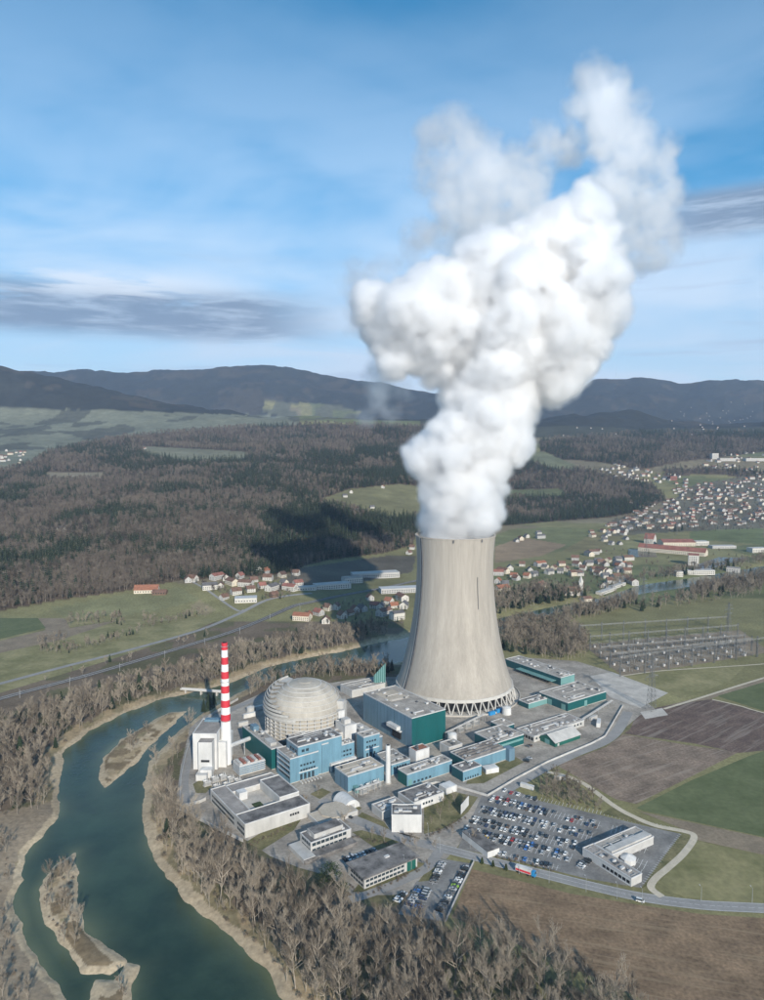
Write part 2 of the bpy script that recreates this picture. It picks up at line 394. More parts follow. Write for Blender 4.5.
# where woods stand and where land lies open (outlines read off the photograph, then laid on the terrain)
WOOD = [
    [(-700, 660), (-60, 616), (0, 611), (60, 600), (120, 592), (160, 584), (182, 580), (240, 577), (290, 573), (304, 566), (330, 560), (385, 553), (412, 545), (425, 515), (430, 470), (470, 440), (470, 428), (330, 424), (240, 424), (120, 432), (0, 452), (-700, 470)],
    [(430, 545), (470, 535), (500, 526), (560, 521), (612, 517), (640, 512), (666, 500), (652, 484), (610, 476), (560, 462), (520, 452), (500, 442), (470, 440), (420, 470)],
    [(540, 458), (600, 462), (640, 470), (680, 462), (764, 452), (980, 452), (980, 434), (764, 432), (640, 432), (540, 440)],
    [(664, 478), (700, 474), (764, 478), (764, 472), (700, 468), (664, 470)],
]
OPEN = [
    [(0, 408), (130, 411), (240, 415), (300, 417), (300, 424), (235, 427), (160, 433), (95, 441), (45, 453), (30, 463), (0, 471), (-300, 490), (-300, 410)],
    [(138, 446), (182, 448), (252, 452), (244, 459), (190, 461), (150, 456)],
    [(44, 472), (106, 472), (100, 479), (50, 480)],
    [(318, 500), (350, 489), (400, 484), (425, 487), (424, 517), (390, 517), (350, 508)],
    [(518, 451), (545, 452), (582, 468), (560, 470), (530, 461)],
    [(500, 490), (562, 489), (566, 496), (500, 498)],
    [(265, 401), (330, 404), (362, 412), (356, 419), (300, 420), (262, 412)],
]
def wooded(px, py):
    w = np.zeros(np.shape(px), bool)
    for p in WOOD: w |= pip(px, py, p)
    for p in OPEN: w &= ~pip(px, py, p)
    return w
def conifer_here(X, Y, px, py):
    c = vnoise(X, Y, 230, 21) * .8 + vnoise(X, Y, 80, 22) * .7 + vnoise(X, Y, 33, 23) * .5 + np.random.default_rng(24).normal(0, .14, np.shape(X))
    t = .13 - .26 * pip(px, py, [(270, 575), (262, 520), (300, 500), (420, 520), (420, 560), (330, 570)]) - .22 * pip(px, py, [(170, 450), (420, 440), (420, 500), (240, 480), (150, 500)]) + .2 * (py > 560) * (px < 250) - .12 * (px > 430)
    return c > t
def build_terrain():
    nr, nc = TX.shape
    v = np.stack([TX, TY, TZ], -1).reshape(-1, 3)
    idx = np.arange(nr * nc).reshape(nr, nc)
    f = np.stack([idx[:-1, :-1], idx[:-1, 1:], idx[1:, 1:], idx[1:, :-1]], -1).reshape(-1, 4)
    me = bpy.data.meshes.new('ground'); me.vertices.add(len(v)); me.vertices.foreach_set('co', v.ravel().astype(np.float32))
    me.loops.add(f.size); me.loops.foreach_set('vertex_index', f.ravel().astype(np.int32)); me.polygons.add(len(f))
    me.polygons.foreach_set('loop_start', np.arange(0, f.size, 4, dtype=np.int32))
    me.polygons.foreach_set('use_smooth', np.ones(len(f), bool))
    me.update(calc_edges=True)
    px, py = proj(v[:, 0], v[:, 1], v[:, 2]); X, Y = v[:, 0], v[:, 1]
    col = np.zeros((len(v), 4), np.float32); col[:, 3] = 1
    def put(mask, c): col[mask, :3] = c
    put(np.ones(len(v), bool), (.20, .185, .09))
    n1 = vnoise(X, Y, 240, 31)[:, None]; n2 = vnoise(X, Y, 70, 32)[:, None]
    patch = vnoise(X, Y, 330, 33)
    put((Y > 1100) & (patch > .12), (.195, .165, .105)); put((Y > 1100) & (patch < -.2), (.135, .145, .07))
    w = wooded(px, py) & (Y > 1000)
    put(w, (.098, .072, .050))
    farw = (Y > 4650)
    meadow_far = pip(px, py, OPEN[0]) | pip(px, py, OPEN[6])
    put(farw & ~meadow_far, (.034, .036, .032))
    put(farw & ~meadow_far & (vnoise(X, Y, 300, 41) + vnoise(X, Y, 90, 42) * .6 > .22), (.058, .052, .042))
    put(pip(px, py, OPEN[0]) & (Y > 2500), (.17, .175, .125)); put(pip(px, py, OPEN[0]) & (Y > 2500) & (vnoise(X, Y, 260, 43) + vnoise(X, Y, 90, 44) * .5 > .16), (.09, .092, .07)); put(pip(px, py, OPEN[6]) & (Y > 4000) & (vnoise(X, Y, 160, 45) > -.1), (.105, .105, .07))  # mist over the far left meadow is put into its pale grey-green
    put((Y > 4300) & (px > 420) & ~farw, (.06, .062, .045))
    for p, c in (([(270, 592), (300, 568), (385, 556), (416, 556), (412, 572), (340, 586)], (.12, .105, .08)),
                 ([(495, 560), (495, 535), (512, 529), (560, 527), (612, 530), (600, 545), (556, 552)], (.15, .155, .075)),
                 ([(495, 563), (495, 547), (520, 537), (567, 545), (541, 556)], (.26, .19, .12)),
                 ([(560, 552), (600, 530), (640, 524), (645, 529), (600, 550)], (.19, .165, .085)),
                 ([(690, 532), (720, 526), (764, 529), (764, 545), (720, 541), (690, 540)], (.135, .155, .07)),
                 ([(600, 607), (622, 588), (640, 575), (652, 572), (700, 580), (764, 573), (764, 592), (690, 596), (640, 604)], (.15, .165, .075)),
                 ([(50, 608), (120, 595), (180, 587), (200, 600), (150, 612), (70, 620)], (.19, .185, .095)),
                 ([(190, 606), (200, 600), (216, 610), (205, 616)], (.24, .20, .12)),
                 ([(612, 536), (612, 520), (664, 508), (690, 486), (764, 472), (900, 470), (900, 528), (764, 528), (690, 531)], (.135, .125, .09)),
                 ([(500, 452), (545, 452), (582, 468), (560, 470), (530, 461)], (.15, .155, .09)),
                 ([(490, 490), (562, 489), (566, 496), (490, 499)], (.13, .14, .07)),
                 ([(318, 500), (350, 489), (400, 484), (425, 487), (424, 517), (390, 517), (350, 508)], (.19, .175, .09)),
                 ([(138, 446), (182, 448), (252, 452), (244, 459), (190, 461), (150, 456)], (.185, .18, .12)),
                 ([(44, 472), (106, 472), (100, 479), (50, 480)], (.22, .19, .13))):
        put(pip(px, py, p) & (Y > 1000), c)
    # near flood plain: dry grass and litter under the riverside woods, stony banks
    s = TSD.reshape(-1) + vnoise(X, Y, 10, 51) * 6
    put((Y < 1000) & (X < 30), (.155, .12, .085))
    put((Y < 1000) & (X < 30) & (vnoise(X, Y, 25, 53) > .12), (.12, .11, .06))
    bank = (s < 15) & (Y < 1000); put(bank, (.33, .255, .155)); put(bank & (vnoise(X, Y, 14, 52) > .1), (.23, .19, .11))
    put((s < 6) & (Y < 1000), (.42, .335, .225)); put(np.any([pip(X, Y, q) for q in isl_w], axis=0) & (TSD.reshape(-1) > 3) & (vnoise(X, Y, 12, 54) + vnoise(X, Y, 5, 55) * .5 > -.08), (.20, .15, .09)); put((TZ.reshape(-1) < WATER_Z - .5), (.08, .10, .08))
    put(pip(px, py, [(0, 812), (60, 800), (62, 830), (40, 850), (22, 880), (20, 910), (30, 950), (70, 1010), (-60, 1010), (-60, 820)]) & (TZ.reshape(-1) > WATER_Z + 1.2), (.27, .215, .15))
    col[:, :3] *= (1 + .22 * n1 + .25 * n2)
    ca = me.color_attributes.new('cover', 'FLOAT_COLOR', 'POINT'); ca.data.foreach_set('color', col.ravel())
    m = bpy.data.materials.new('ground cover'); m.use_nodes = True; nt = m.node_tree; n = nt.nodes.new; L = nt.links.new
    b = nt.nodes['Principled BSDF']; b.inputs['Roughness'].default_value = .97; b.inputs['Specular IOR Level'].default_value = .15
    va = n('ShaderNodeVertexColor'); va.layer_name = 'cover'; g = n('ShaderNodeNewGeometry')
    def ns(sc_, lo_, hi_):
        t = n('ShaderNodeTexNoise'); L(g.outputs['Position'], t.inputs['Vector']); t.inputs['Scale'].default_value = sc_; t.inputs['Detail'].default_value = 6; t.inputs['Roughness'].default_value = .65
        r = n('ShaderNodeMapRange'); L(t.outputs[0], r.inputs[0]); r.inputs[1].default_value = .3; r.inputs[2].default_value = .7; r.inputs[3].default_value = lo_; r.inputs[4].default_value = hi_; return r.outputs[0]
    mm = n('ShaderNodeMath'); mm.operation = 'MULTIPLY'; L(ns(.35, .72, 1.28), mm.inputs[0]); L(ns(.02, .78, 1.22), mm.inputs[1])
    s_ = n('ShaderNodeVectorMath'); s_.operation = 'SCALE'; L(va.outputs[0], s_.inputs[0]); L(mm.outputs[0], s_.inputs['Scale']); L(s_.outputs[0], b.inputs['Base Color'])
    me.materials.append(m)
    return tag(link('ground', me), 'wooded valley floor rising to hills and far ridges', kind='structure')
ground = build_terrain()

def water_mat():
    m = pm('river water', (.019, .043, .029), .12, .30, .016, rgb2=(.044, .076, .048), spec=.22)
    nt = m.node_tree; n = nt.nodes.new; L = nt.links.new; b = nt.nodes['Principled BSDF']
    g = n('ShaderNodeNewGeometry'); t = n('ShaderNodeTexNoise'); L(g.outputs['Position'], t.inputs['Vector']); t.inputs['Scale'].default_value = .35; t.inputs['Detail'].default_value = 4
    src = b.inputs['Base Color'].links[0].from_socket; at_ = n('ShaderNodeAttribute'); at_.attribute_name = 'shallow'; mx = n('ShaderNodeMix'); mx.data_type = 'RGBA'; L(at_.outputs['Fac'], mx.inputs[0]); L(src, mx.inputs[6]); mx.inputs[7].default_value = (.105, .125, .07, 1); L(mx.outputs[2], b.inputs['Base Color'])
    bp = n('ShaderNodeBump'); bp.inputs['Strength'].default_value = .6; bp.inputs['Distance'].default_value = .35; L(t.outputs[0], bp.inputs['Height']); L(bp.outputs[0], b.inputs['Normal'])
    return m
M['water'] = water_mat()
def sheet(name, pts, z, m, label=None, world=False):
    w = pts if world else [at(x, y, z) for x, y in pts]
    ar = sum(w[i][0] * w[(i + 1) % len(w)][1] - w[(i + 1) % len(w)][0] * w[i][1] for i in range(len(w)))
    if ar < 0: w = w[::-1]
    mb = MB(); mb.add([(x, y, z) for x, y in w], [tuple(range(len(w)))])
    o = mb.build(name, M[m] if isinstance(m, str) else m); return tag(o, label, kind='structure')
def strip_mesh(pts, width, z, follow=False, px=True):
    w = [Vector(at(*p)) if px else Vector(p[:2]) for p in pts]
    # resample with a smooth curve
    out = []
    for i in range(len(w) - 1):
        p0 = w[max(i - 1, 0)]; p1 = w[i]; p2 = w[i + 1]; p3 = w[min(i + 2, len(w) - 1)]
        for k in range(8):
            t = k / 8; out.append(.5 * ((2 * p1) + (p2 - p0) * t + (2 * p0 - 5 * p1 + 4 * p2 - p3) * t * t + (3 * p1 - p0 - 3 * p2 + p3) * t ** 3))
    out.append(w[-1]); mb = MB(); vs = []
    for i, p in enumerate(out):
        d = (out[min(i + 1, len(out) - 1)] - out[max(i - 1, 0)]).normalized(); nrm = Vector((-d.y, d.x)) * width / 2
        for q in (p + nrm, p - nrm):
            vs.append((q.x, q.y, (float(hz(q.x, q.y)) if follow else 0) + z))
    mb.add(vs, [(2 * i, 2 * i + 1, 2 * i + 3, 2 * i + 2) for i in range(len(out) - 1)])
    return mb, out
def strip(name, pts, width, z, m, label=None, follow=False, parent=None):
    mb, out = strip_mesh(pts, width, z, follow); mb.f = [f[::-1] for f in mb.f]
    o = mb.build(name, M[m], parent)
    if parent is None: tag(o, label, kind='structure')
    return o, out

def build_river():
    need = (TSD < 10) & (TY < 1900); q = need[:-1, :-1] | need[:-1, 1:] | need[1:, 1:] | need[1:, :-1]
    idx = np.full(TX.shape, -1); used = np.zeros(TX.shape, bool)
    for a, b in ((0, 0), (0, 1), (1, 1), (1, 0)): used[a:used.shape[0] - 1 + a, b:used.shape[1] - 1 + b] |= q
    idx[used] = np.arange(used.sum()); v = np.stack([TX[used], TY[used], np.full(used.sum(), WATER_Z)], 1)
    f = np.stack([idx[:-1, :-1][q], idx[:-1, 1:][q], idx[1:, 1:][q], idx[1:, :-1][q]], 1)
    me = bpy.data.meshes.new('river'); me.from_pydata(v.tolist(), [], f.tolist()); me.materials.append(M['water'])
    sh = np.exp(np.minimum(TSD[used], 0) / 5.5) * np.clip(.75 + 1.2 * vnoise(TX[used], TY[used], 24, 14), 0, 1.3)
    sh = sh + .30 * np.clip(vnoise(TX[used], TY[used], 60, 15) * 2.4 + .1, 0, 1)
    me.attributes.new('shallow', 'FLOAT', 'POINT').data.foreach_set('value', np.clip(sh, 0, 1).astype(np.float32))
    return link('river', me)
river = build_river()
tag(river, 'dark green river winding past the power station', kind='structure')

# fields, meadows, yards, roads
sheet('field', [(452, 917), (472, 869), (520, 881), (570, 893.5), (640, 905), (700, 914), (764, 918), (980, 930), (1300, 1060), (735, 1060), (650, 1003), (560, 962)], .06, 'stubble', 'dry brown stubble field in front of the main road')
sheet('field', [(556, 765), (590, 748), (622, 734), (694, 746), (739, 752), (690, 777), (636, 804), (616, 799.5)], .06, 'plough_light', 'light brown ploughed field behind the gravel path')
sheet('field', [(630, 724), (640, 715), (658, 707), (711, 699), (764, 713), (900, 745), (764, 750.5), (739, 753), (694, 743.5), (622, 733.5)], .10, 'plough_dark', 'dark brown ploughed field below the switchyard')
sheet('field', [(636, 808), (690, 781), (750, 755.5), (764, 751), (900, 747), (1000, 800), (900, 880), (764, 837), (644, 811)], .08, 'crop', 'smooth green winter crop field right of the car park')
sheet('verge', [(638, 811), (764, 838), (900, 880), (900, 900), (764, 855), (697, 840), (680, 828)], .12, 'dirtstrip', 'brown strip of bare ground between two green fields')
sheet('meadow', [(697, 841), (764, 855.5), (900, 900), (900, 925), (764, 905), (700, 900), (672, 893), (661, 881), (672, 864), (690, 848)], .14, 'meadow', 'mottled green meadow inside the bend of the gravel path')
sheet('meadow', [(622, 677), (690, 670), (745, 666.5), (728, 682), (683, 699), (668, 693), (640, 684)], .06, 'meadow', 'green meadow in front of the switchyard')
sheet('field', [(717, 696), (764, 682), (860, 662), (900, 700), (800, 722), (764, 711)], .08, 'crop', 'green field at the right edge behind the dark ploughed field')
sheet('verge', [(664, 706), (700, 697), (764, 677), (860, 650), (900, 655), (764, 683), (716, 697), (668, 711)], .05, 'dirtstrip', 'pale dry strip beside the farm track')
sheet('meadow', [(0, 693), (-90, 715), (-300, 700), (-120, 640), (0, 615), (60, 603), (120, 594), (165, 587), (181, 587), (240, 606), (233, 613), (180, 637), (100, 663)], .05, 'meadow', 'wide green meadow between the wooded hill and the railway')
sheet('field', [(-120, 665), (-60, 630), (0, 618), (34, 613), (46, 628), (0, 639)], .10, 'crop', 'small green crop field at the left edge')
sheet('field', [(-60, 660), (0, 641), (46, 630), (34, 612), (50, 608), (66, 620), (70, 628), (120, 620), (60, 640), (0, 653), (-60, 672)], .09, 'dirtstrip', 'tan bare patch in the left meadow')
sheet('meadow', [(52, 607), (120, 596), (178, 589), (198, 601), (150, 612), (70, 618)], .10, 'lawn', 'upper pale green meadow below the farmhouse')
yard = sheet('paved_yard', [(176, 800), (181, 765), (190, 728), (204, 716), (238, 704), (264, 692), (330, 683), (368, 677), (398, 677), (440, 672), (516, 657), (576, 661), (612, 672), (640, 698), (660, 712), (628, 731), (605, 744), (545, 772), (490, 800), (458, 846), (438, 868), (405, 895), (352, 895), (330, 876), (300, 868), (270, 856), (250, 842), (185, 812)], .05, 'yard', 'stained concrete yard of the power station')
sheet('concrete_slab', [(590, 676), (612, 672), (668, 693), (655, 700), (640, 708), (610, 697)], .12, 'yard2', 'pale weathered concrete apron beside the switchyard')
sheet('concrete_slab', [(640, 712), (662, 708), (668, 715), (645, 719)], .14, 'yard2', 'small pale slab at the foot of the lattice pylon')
sheet('car_park', [(483, 793), (503, 785), (540, 801), (600, 815), (650, 827), (681, 834), (664, 856), (641, 888), (584, 878), (520, 862), (458, 848)], .10, 'asphalt', 'large asphalt car park full of parked cars')
sheet('car_park', [(438, 858), (474, 864), (446, 922), (398, 914), (416, 882), (426, 876)], .10, 'asphalt', 'narrow car park beside the stubble field')
for nm, pts, lab in (
    ('lawn', [(345, 800), (362, 808), (352, 816), (345, 806)], 'small lawn beside the white tent'),
    ('lawn', [(362, 812), (384, 822), (396, 838), (420, 838), (420, 846), (366, 824), (356, 818)], 'lawn strip in front of the white cube building'),
    ('lawn', [(424, 800), (446, 790), (478, 797), (468, 812), (456, 822), (440, 830), (424, 834)], 'green lawn with young trees between the cube building and the car park'),
    ('lawn', [(352, 832), (362, 830), (402, 842), (394, 848), (378, 850)], 'lawn between the road and the flat office building'),
    ('lawn', [(193, 784), (200, 780), (212, 786), (206, 793), (196, 793)], 'round patch of grass by the switchgear'),
    ('lawn', [(246, 842), (272, 826), (296, 812), (302, 818), (294, 830), (262, 850)], 'lawn in front of the courtyard building'),
    ('lawn', [(310, 794), (322, 788), (331, 792), (320, 799)], 'little lawn below the blue office building'),
    ('lawn', [(372, 868), (418, 862), (430, 864), (418, 876), (372, 892), (352, 892)], 'hedge lawn around the flat office building'),
    ('lawn', [(430, 866), (438, 860), (433, 880), (418, 882)], 'grass strip beside the narrow car park'),
    ('lawn', [(470, 772), (516, 757), (524, 762), (484, 783), (466, 784)], 'brown grass bank below the blue halls'),
    ('lawn', [(602, 813.5), (612, 806.5), (632, 818), (654, 827), (676, 832.3), (650, 826)], 'grass wedge between the car park and the gravel path'),
    ('lawn', [(682, 834), (690, 838), (668, 866), (652, 884), (642, 888), (664, 858)], 'grass strip right of the car park'),
    ('lawn', [(630, 729), (606, 747), (560, 764), (556, 772), (548, 770), (560, 760), (610, 741), (634, 720)], 'dry verge along the perimeter road')):
    sheet(nm, pts, .13, 'lawn', lab)
main_road, _ = strip('road', [(980, 922), (860, 914), (764, 908.5), (700, 905), (640, 897), (590, 886), (550, 876), (500, 863.5), (460, 853), (432, 846), (400, 838), (368, 825), (345, 815), (322, 800)], 8.5, .16, 'road', 'pale main road passing the car parks')
strip('road', [(440, 850), (432, 862), (424, 870), (400, 882), (372, 893), (350, 900)], 6.5, .19, 'road', 'side road curving past the flat office building')
strip('road', [(628, 712), (618, 730), (604, 742), (575, 754), (545, 768), (515, 785), (492, 797)], 9., .17, 'road', 'perimeter road along the plant wall')
strip('road', [(186, 806), (184, 780), (190, 752), (199, 733), (214, 720), (240, 706), (270, 694)], 7., .17, 'road', 'perimeter road beside the river bank')
strip('path', [(545, 772), (562, 775), (584, 784), (614, 806), (634, 817), (656, 826), (684, 831.5), (694, 837), (684, 853), (668, 868), (655, 879), (651, 888), (662, 897)], 4.2, .18, 'gravel', 'pale gravel path curving round the car park')
strip('path', [(712, 699.5), (740, 706), (764, 713), (900, 748)], 2.2, .16, 'gravel', 'straight pale track between the two right-hand fields')
strip('path', [(664, 709), (700, 698), (764, 678), (860, 651)], 3.0, .16, 'gravel', 'farm track running to the right edge')
strip('path', [(622, 676), (660, 671), (720, 667), (764, 664), (860, 656)], 2.2, .13, 'gravel', 'footpath along the switchyard fence')
strip('road', [(-120, 716), (0, 684), (60, 668), (130, 650), (200, 630), (236, 615.5), (270, 603), (312, 597)], 7.5, .3, 'road', 'country road along the left meadow', follow=True)
strip('road', [(180, 586), (205, 596), (236, 611), (244, 611)], 4.5, .16, 'road', 'lane running down to the hamlet', follow=True)
rail, rail_c = strip('railway', [(-120, 734), (0, 699), (100, 672), (200, 642), (240, 629), (290, 609), (322, 602), (420, 580)], 11., .35, 'ballast', 'railway line on dark ballast', follow=True)
for off in (-3.2, -1.75, 1.75, 3.2):
    mb = MB(); 
    for i in range(len(rail_c) - 1):
        p, q = rail_c[i], rail_c[i + 1]; d = (q - p).normalized(); nn = Vector((-d.y, d.x)) * off
        mb.tube((p.x + nn.x, p.y + nn.y, float(hz(p.x + nn.x, p.y + nn.y)) + .55), (q.x + nn.x, q.y + nn.y, float(hz(q.x + nn.x, q.y + nn.y)) + .55), .12, n=4)
    mb.build('rail', M['steel'], rail)
# road paint: centre dashes, car park bays
mb = MB()
_, ctr = strip_mesh([(980, 922), (860, 914), (764, 908.5), (700, 905), (640, 897), (590, 886), (550, 876), (500, 863.5), (460, 853), (432, 846)], 1, 0)
for i in range(len(ctr) - 1):
    p, q = ctr[i], ctr[i + 1]; d = (q - p).normalized(); nn = Vector((-d.y, d.x))
    for o_ in (-3.7, 3.7):
        a = p + nn * (o_ - .1); b = p + nn * (o_ + .1); c = q + nn * (o_ + .1); e = q + nn * (o_ - .1)
        mb.add([(a.x, a.y, .175), (e.x, e.y, .175), (c.x, c.y, .175), (b.x, b.y, .175)], [(0, 1, 2, 3)])
    a = p + nn * -.08; e = p + d * 3 + nn * -.08; c = p + d * 3 + nn * .08; b = p + nn * .08
    mb.add([(a.x, a.y, .175), (e.x, e.y, .175), (c.x, c.y, .175), (b.x, b.y, .175)], [(0, 1, 2, 3)])
mb.build('road_marking', M['paint'], main_road)
#@@NEXT
# ------------------------------------------------------------------ cooling tower
GA = R(34.5)                                   # the plant's grid: local x runs to the right-back, local y to the left-back
E1 = Vector((math.cos(GA), math.sin(GA))); E2 = Vector((-math.sin(GA), math.cos(GA)))
def cooling_tower():
    TYC = 703.; TXC = (454.5 - 382) / F * (TYC * cp + 180 * sp)
    root = empty('cooling_tower', (TXC, TYC, 0), 0, 'huge pale concrete cooling tower with white steam rising from it', 'cooling tower')
    meas = [(681, 57.9), (670.7, 53.4), (659, 50.2), (648, 47.6), (635, 45.0), (621.5, 42.6), (607, 40.6), (593, 38.9), (580, 38.2), (566, 38.0), (552, 38.6), (535.5, 39.6)]
    prof_ = []
    for y, hw in meas:
        Z = atY(454.5, y, TYC)[2]; d = TYC * cp - (Z - H) * sp; prof_.append((hw * d / F, Z))
    zz = np.array([p[1] for p in prof_]); rr = np.array([p[0] for p in prof_])
    k = np.polyfit(zz, rr, 4); fz = np.linspace(zz[0], zz[-1], 30); fr = np.polyval(k, fz)
    global RIM_Z, RIM_R, TOWER_C
    RIM_Z, RIM_R, TOWER_C = float(fz[-1]), float(fr[-1]), (TXC, TYC)
    n = 120
    outer = [(float(r), float(z)) for r, z in zip(fr, fz)]
    inner = [(r - 1.1, z) for r, z in reversed(outer)]
    MB().revolve(outer + [(outer[-1][0] + .5, outer[-1][1]), (outer[-1][0] + .5, outer[-1][1] + 1.2), (inner[0][0], inner[0][1] + 1.2)] + inner, n).build('shell', M['tower'], root, smooth=False)
    r0, z0 = outer[0]
    MB().revolve([(r0 - 1.2, z0 - 1.6), (r0 + .9, z0 - 1.6), (r0 + .5, z0 + 1.2), (r0 - 1.2, z0 + 1.2), (r0 - 1.2, z0 - 1.6)], n).build('ring_beam', M['tower_ring'], root)
    nl = 44; zt = z0 - 1.5; rt = r0 - .1; rb = r0 + 3.2
    leg = None
    for i in range(nl):
        for s in (-1, 1):
            if leg is None:
                a0 = 0; da = math.pi / nl
                leg = MB().tube((rb * math.cos(.12 * da), rb * math.sin(.12 * da), .0), (rt * math.cos(.9 * da), rt * math.sin(.9 * da), zt), .62, .58, 6).mesh('leg', M['tower_ring'])
                leg2 = MB().tube((rb * math.cos(.12 * da), -rb * math.sin(.12 * da), .0), (rt * math.cos(.9 * da), -rt * math.sin(.9 * da), zt), .62, .58, 6).mesh('leg', M['tower_ring'])
            link('leg', leg if s > 0 else leg2, root, rz=2 * math.pi * i / nl)
    MB().revolve([(rb + 4.5, 0), (rb + 4.5, 1.4), (rb + 3.7, 1.4), (rb + 3.7, .35), (0.01, .35)], n).build('basin_wall', M['concrete'], root)
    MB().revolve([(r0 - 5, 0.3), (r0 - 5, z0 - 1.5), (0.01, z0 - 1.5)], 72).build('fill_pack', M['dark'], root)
    # service ladder and cable tray climbing the left flank, and a short pipe stub
    def runner(az, w, dr, nm, mat_, za, zb):
        mb = MB(); pr = [(r, z) for r, z in outer if za <= z <= zb]
        for (ra, z_a), (rc, z_c) in zip(pr[:-1], pr[1:]):
            ca, sa = math.cos(az), math.sin(az)
            for_ = lambda r, z, t, o: ((r + o) * ca - t * sa, (r + o) * sa + t * ca, z)
            mb.add([for_(ra, z_a, -w, .1), for_(ra, z_a, w, .1), for_(rc, z_c, w, .1), for_(rc, z_c, -w, .1), for_(ra, z_a, -w, dr), for_(ra, z_a, w, dr), for_(rc, z_c, w, dr), for_(rc, z_c, -w, dr)],
                   [(4, 5, 6, 7), (0, 4, 7, 3), (1, 2, 6, 5)])
        mb.build(nm, M[mat_], root)
    runner(R(270 - 61), .9, 1.3, 'ladder', 'darksteel', 0, 999); runner(R(270 - 64), .35, 1.0, 'cable_tray', 'tower_ring', 0, 999)
    runner(R(270 + 28), .28, .5, 'lightning_conductor', 'darksteel', fz[-1] * .58, fz[-1] * .80)
    for a in (R(270 - 8), R(270 + 33)):
        MB().box(-.5, .5, -.4, .4, -2.2, .6).build('beacon_bracket', M['darksteel'], root).location = ((RIM_R + .8) * math.cos(a), (RIM_R + .8) * math.sin(a), RIM_Z)
cooling_tower()

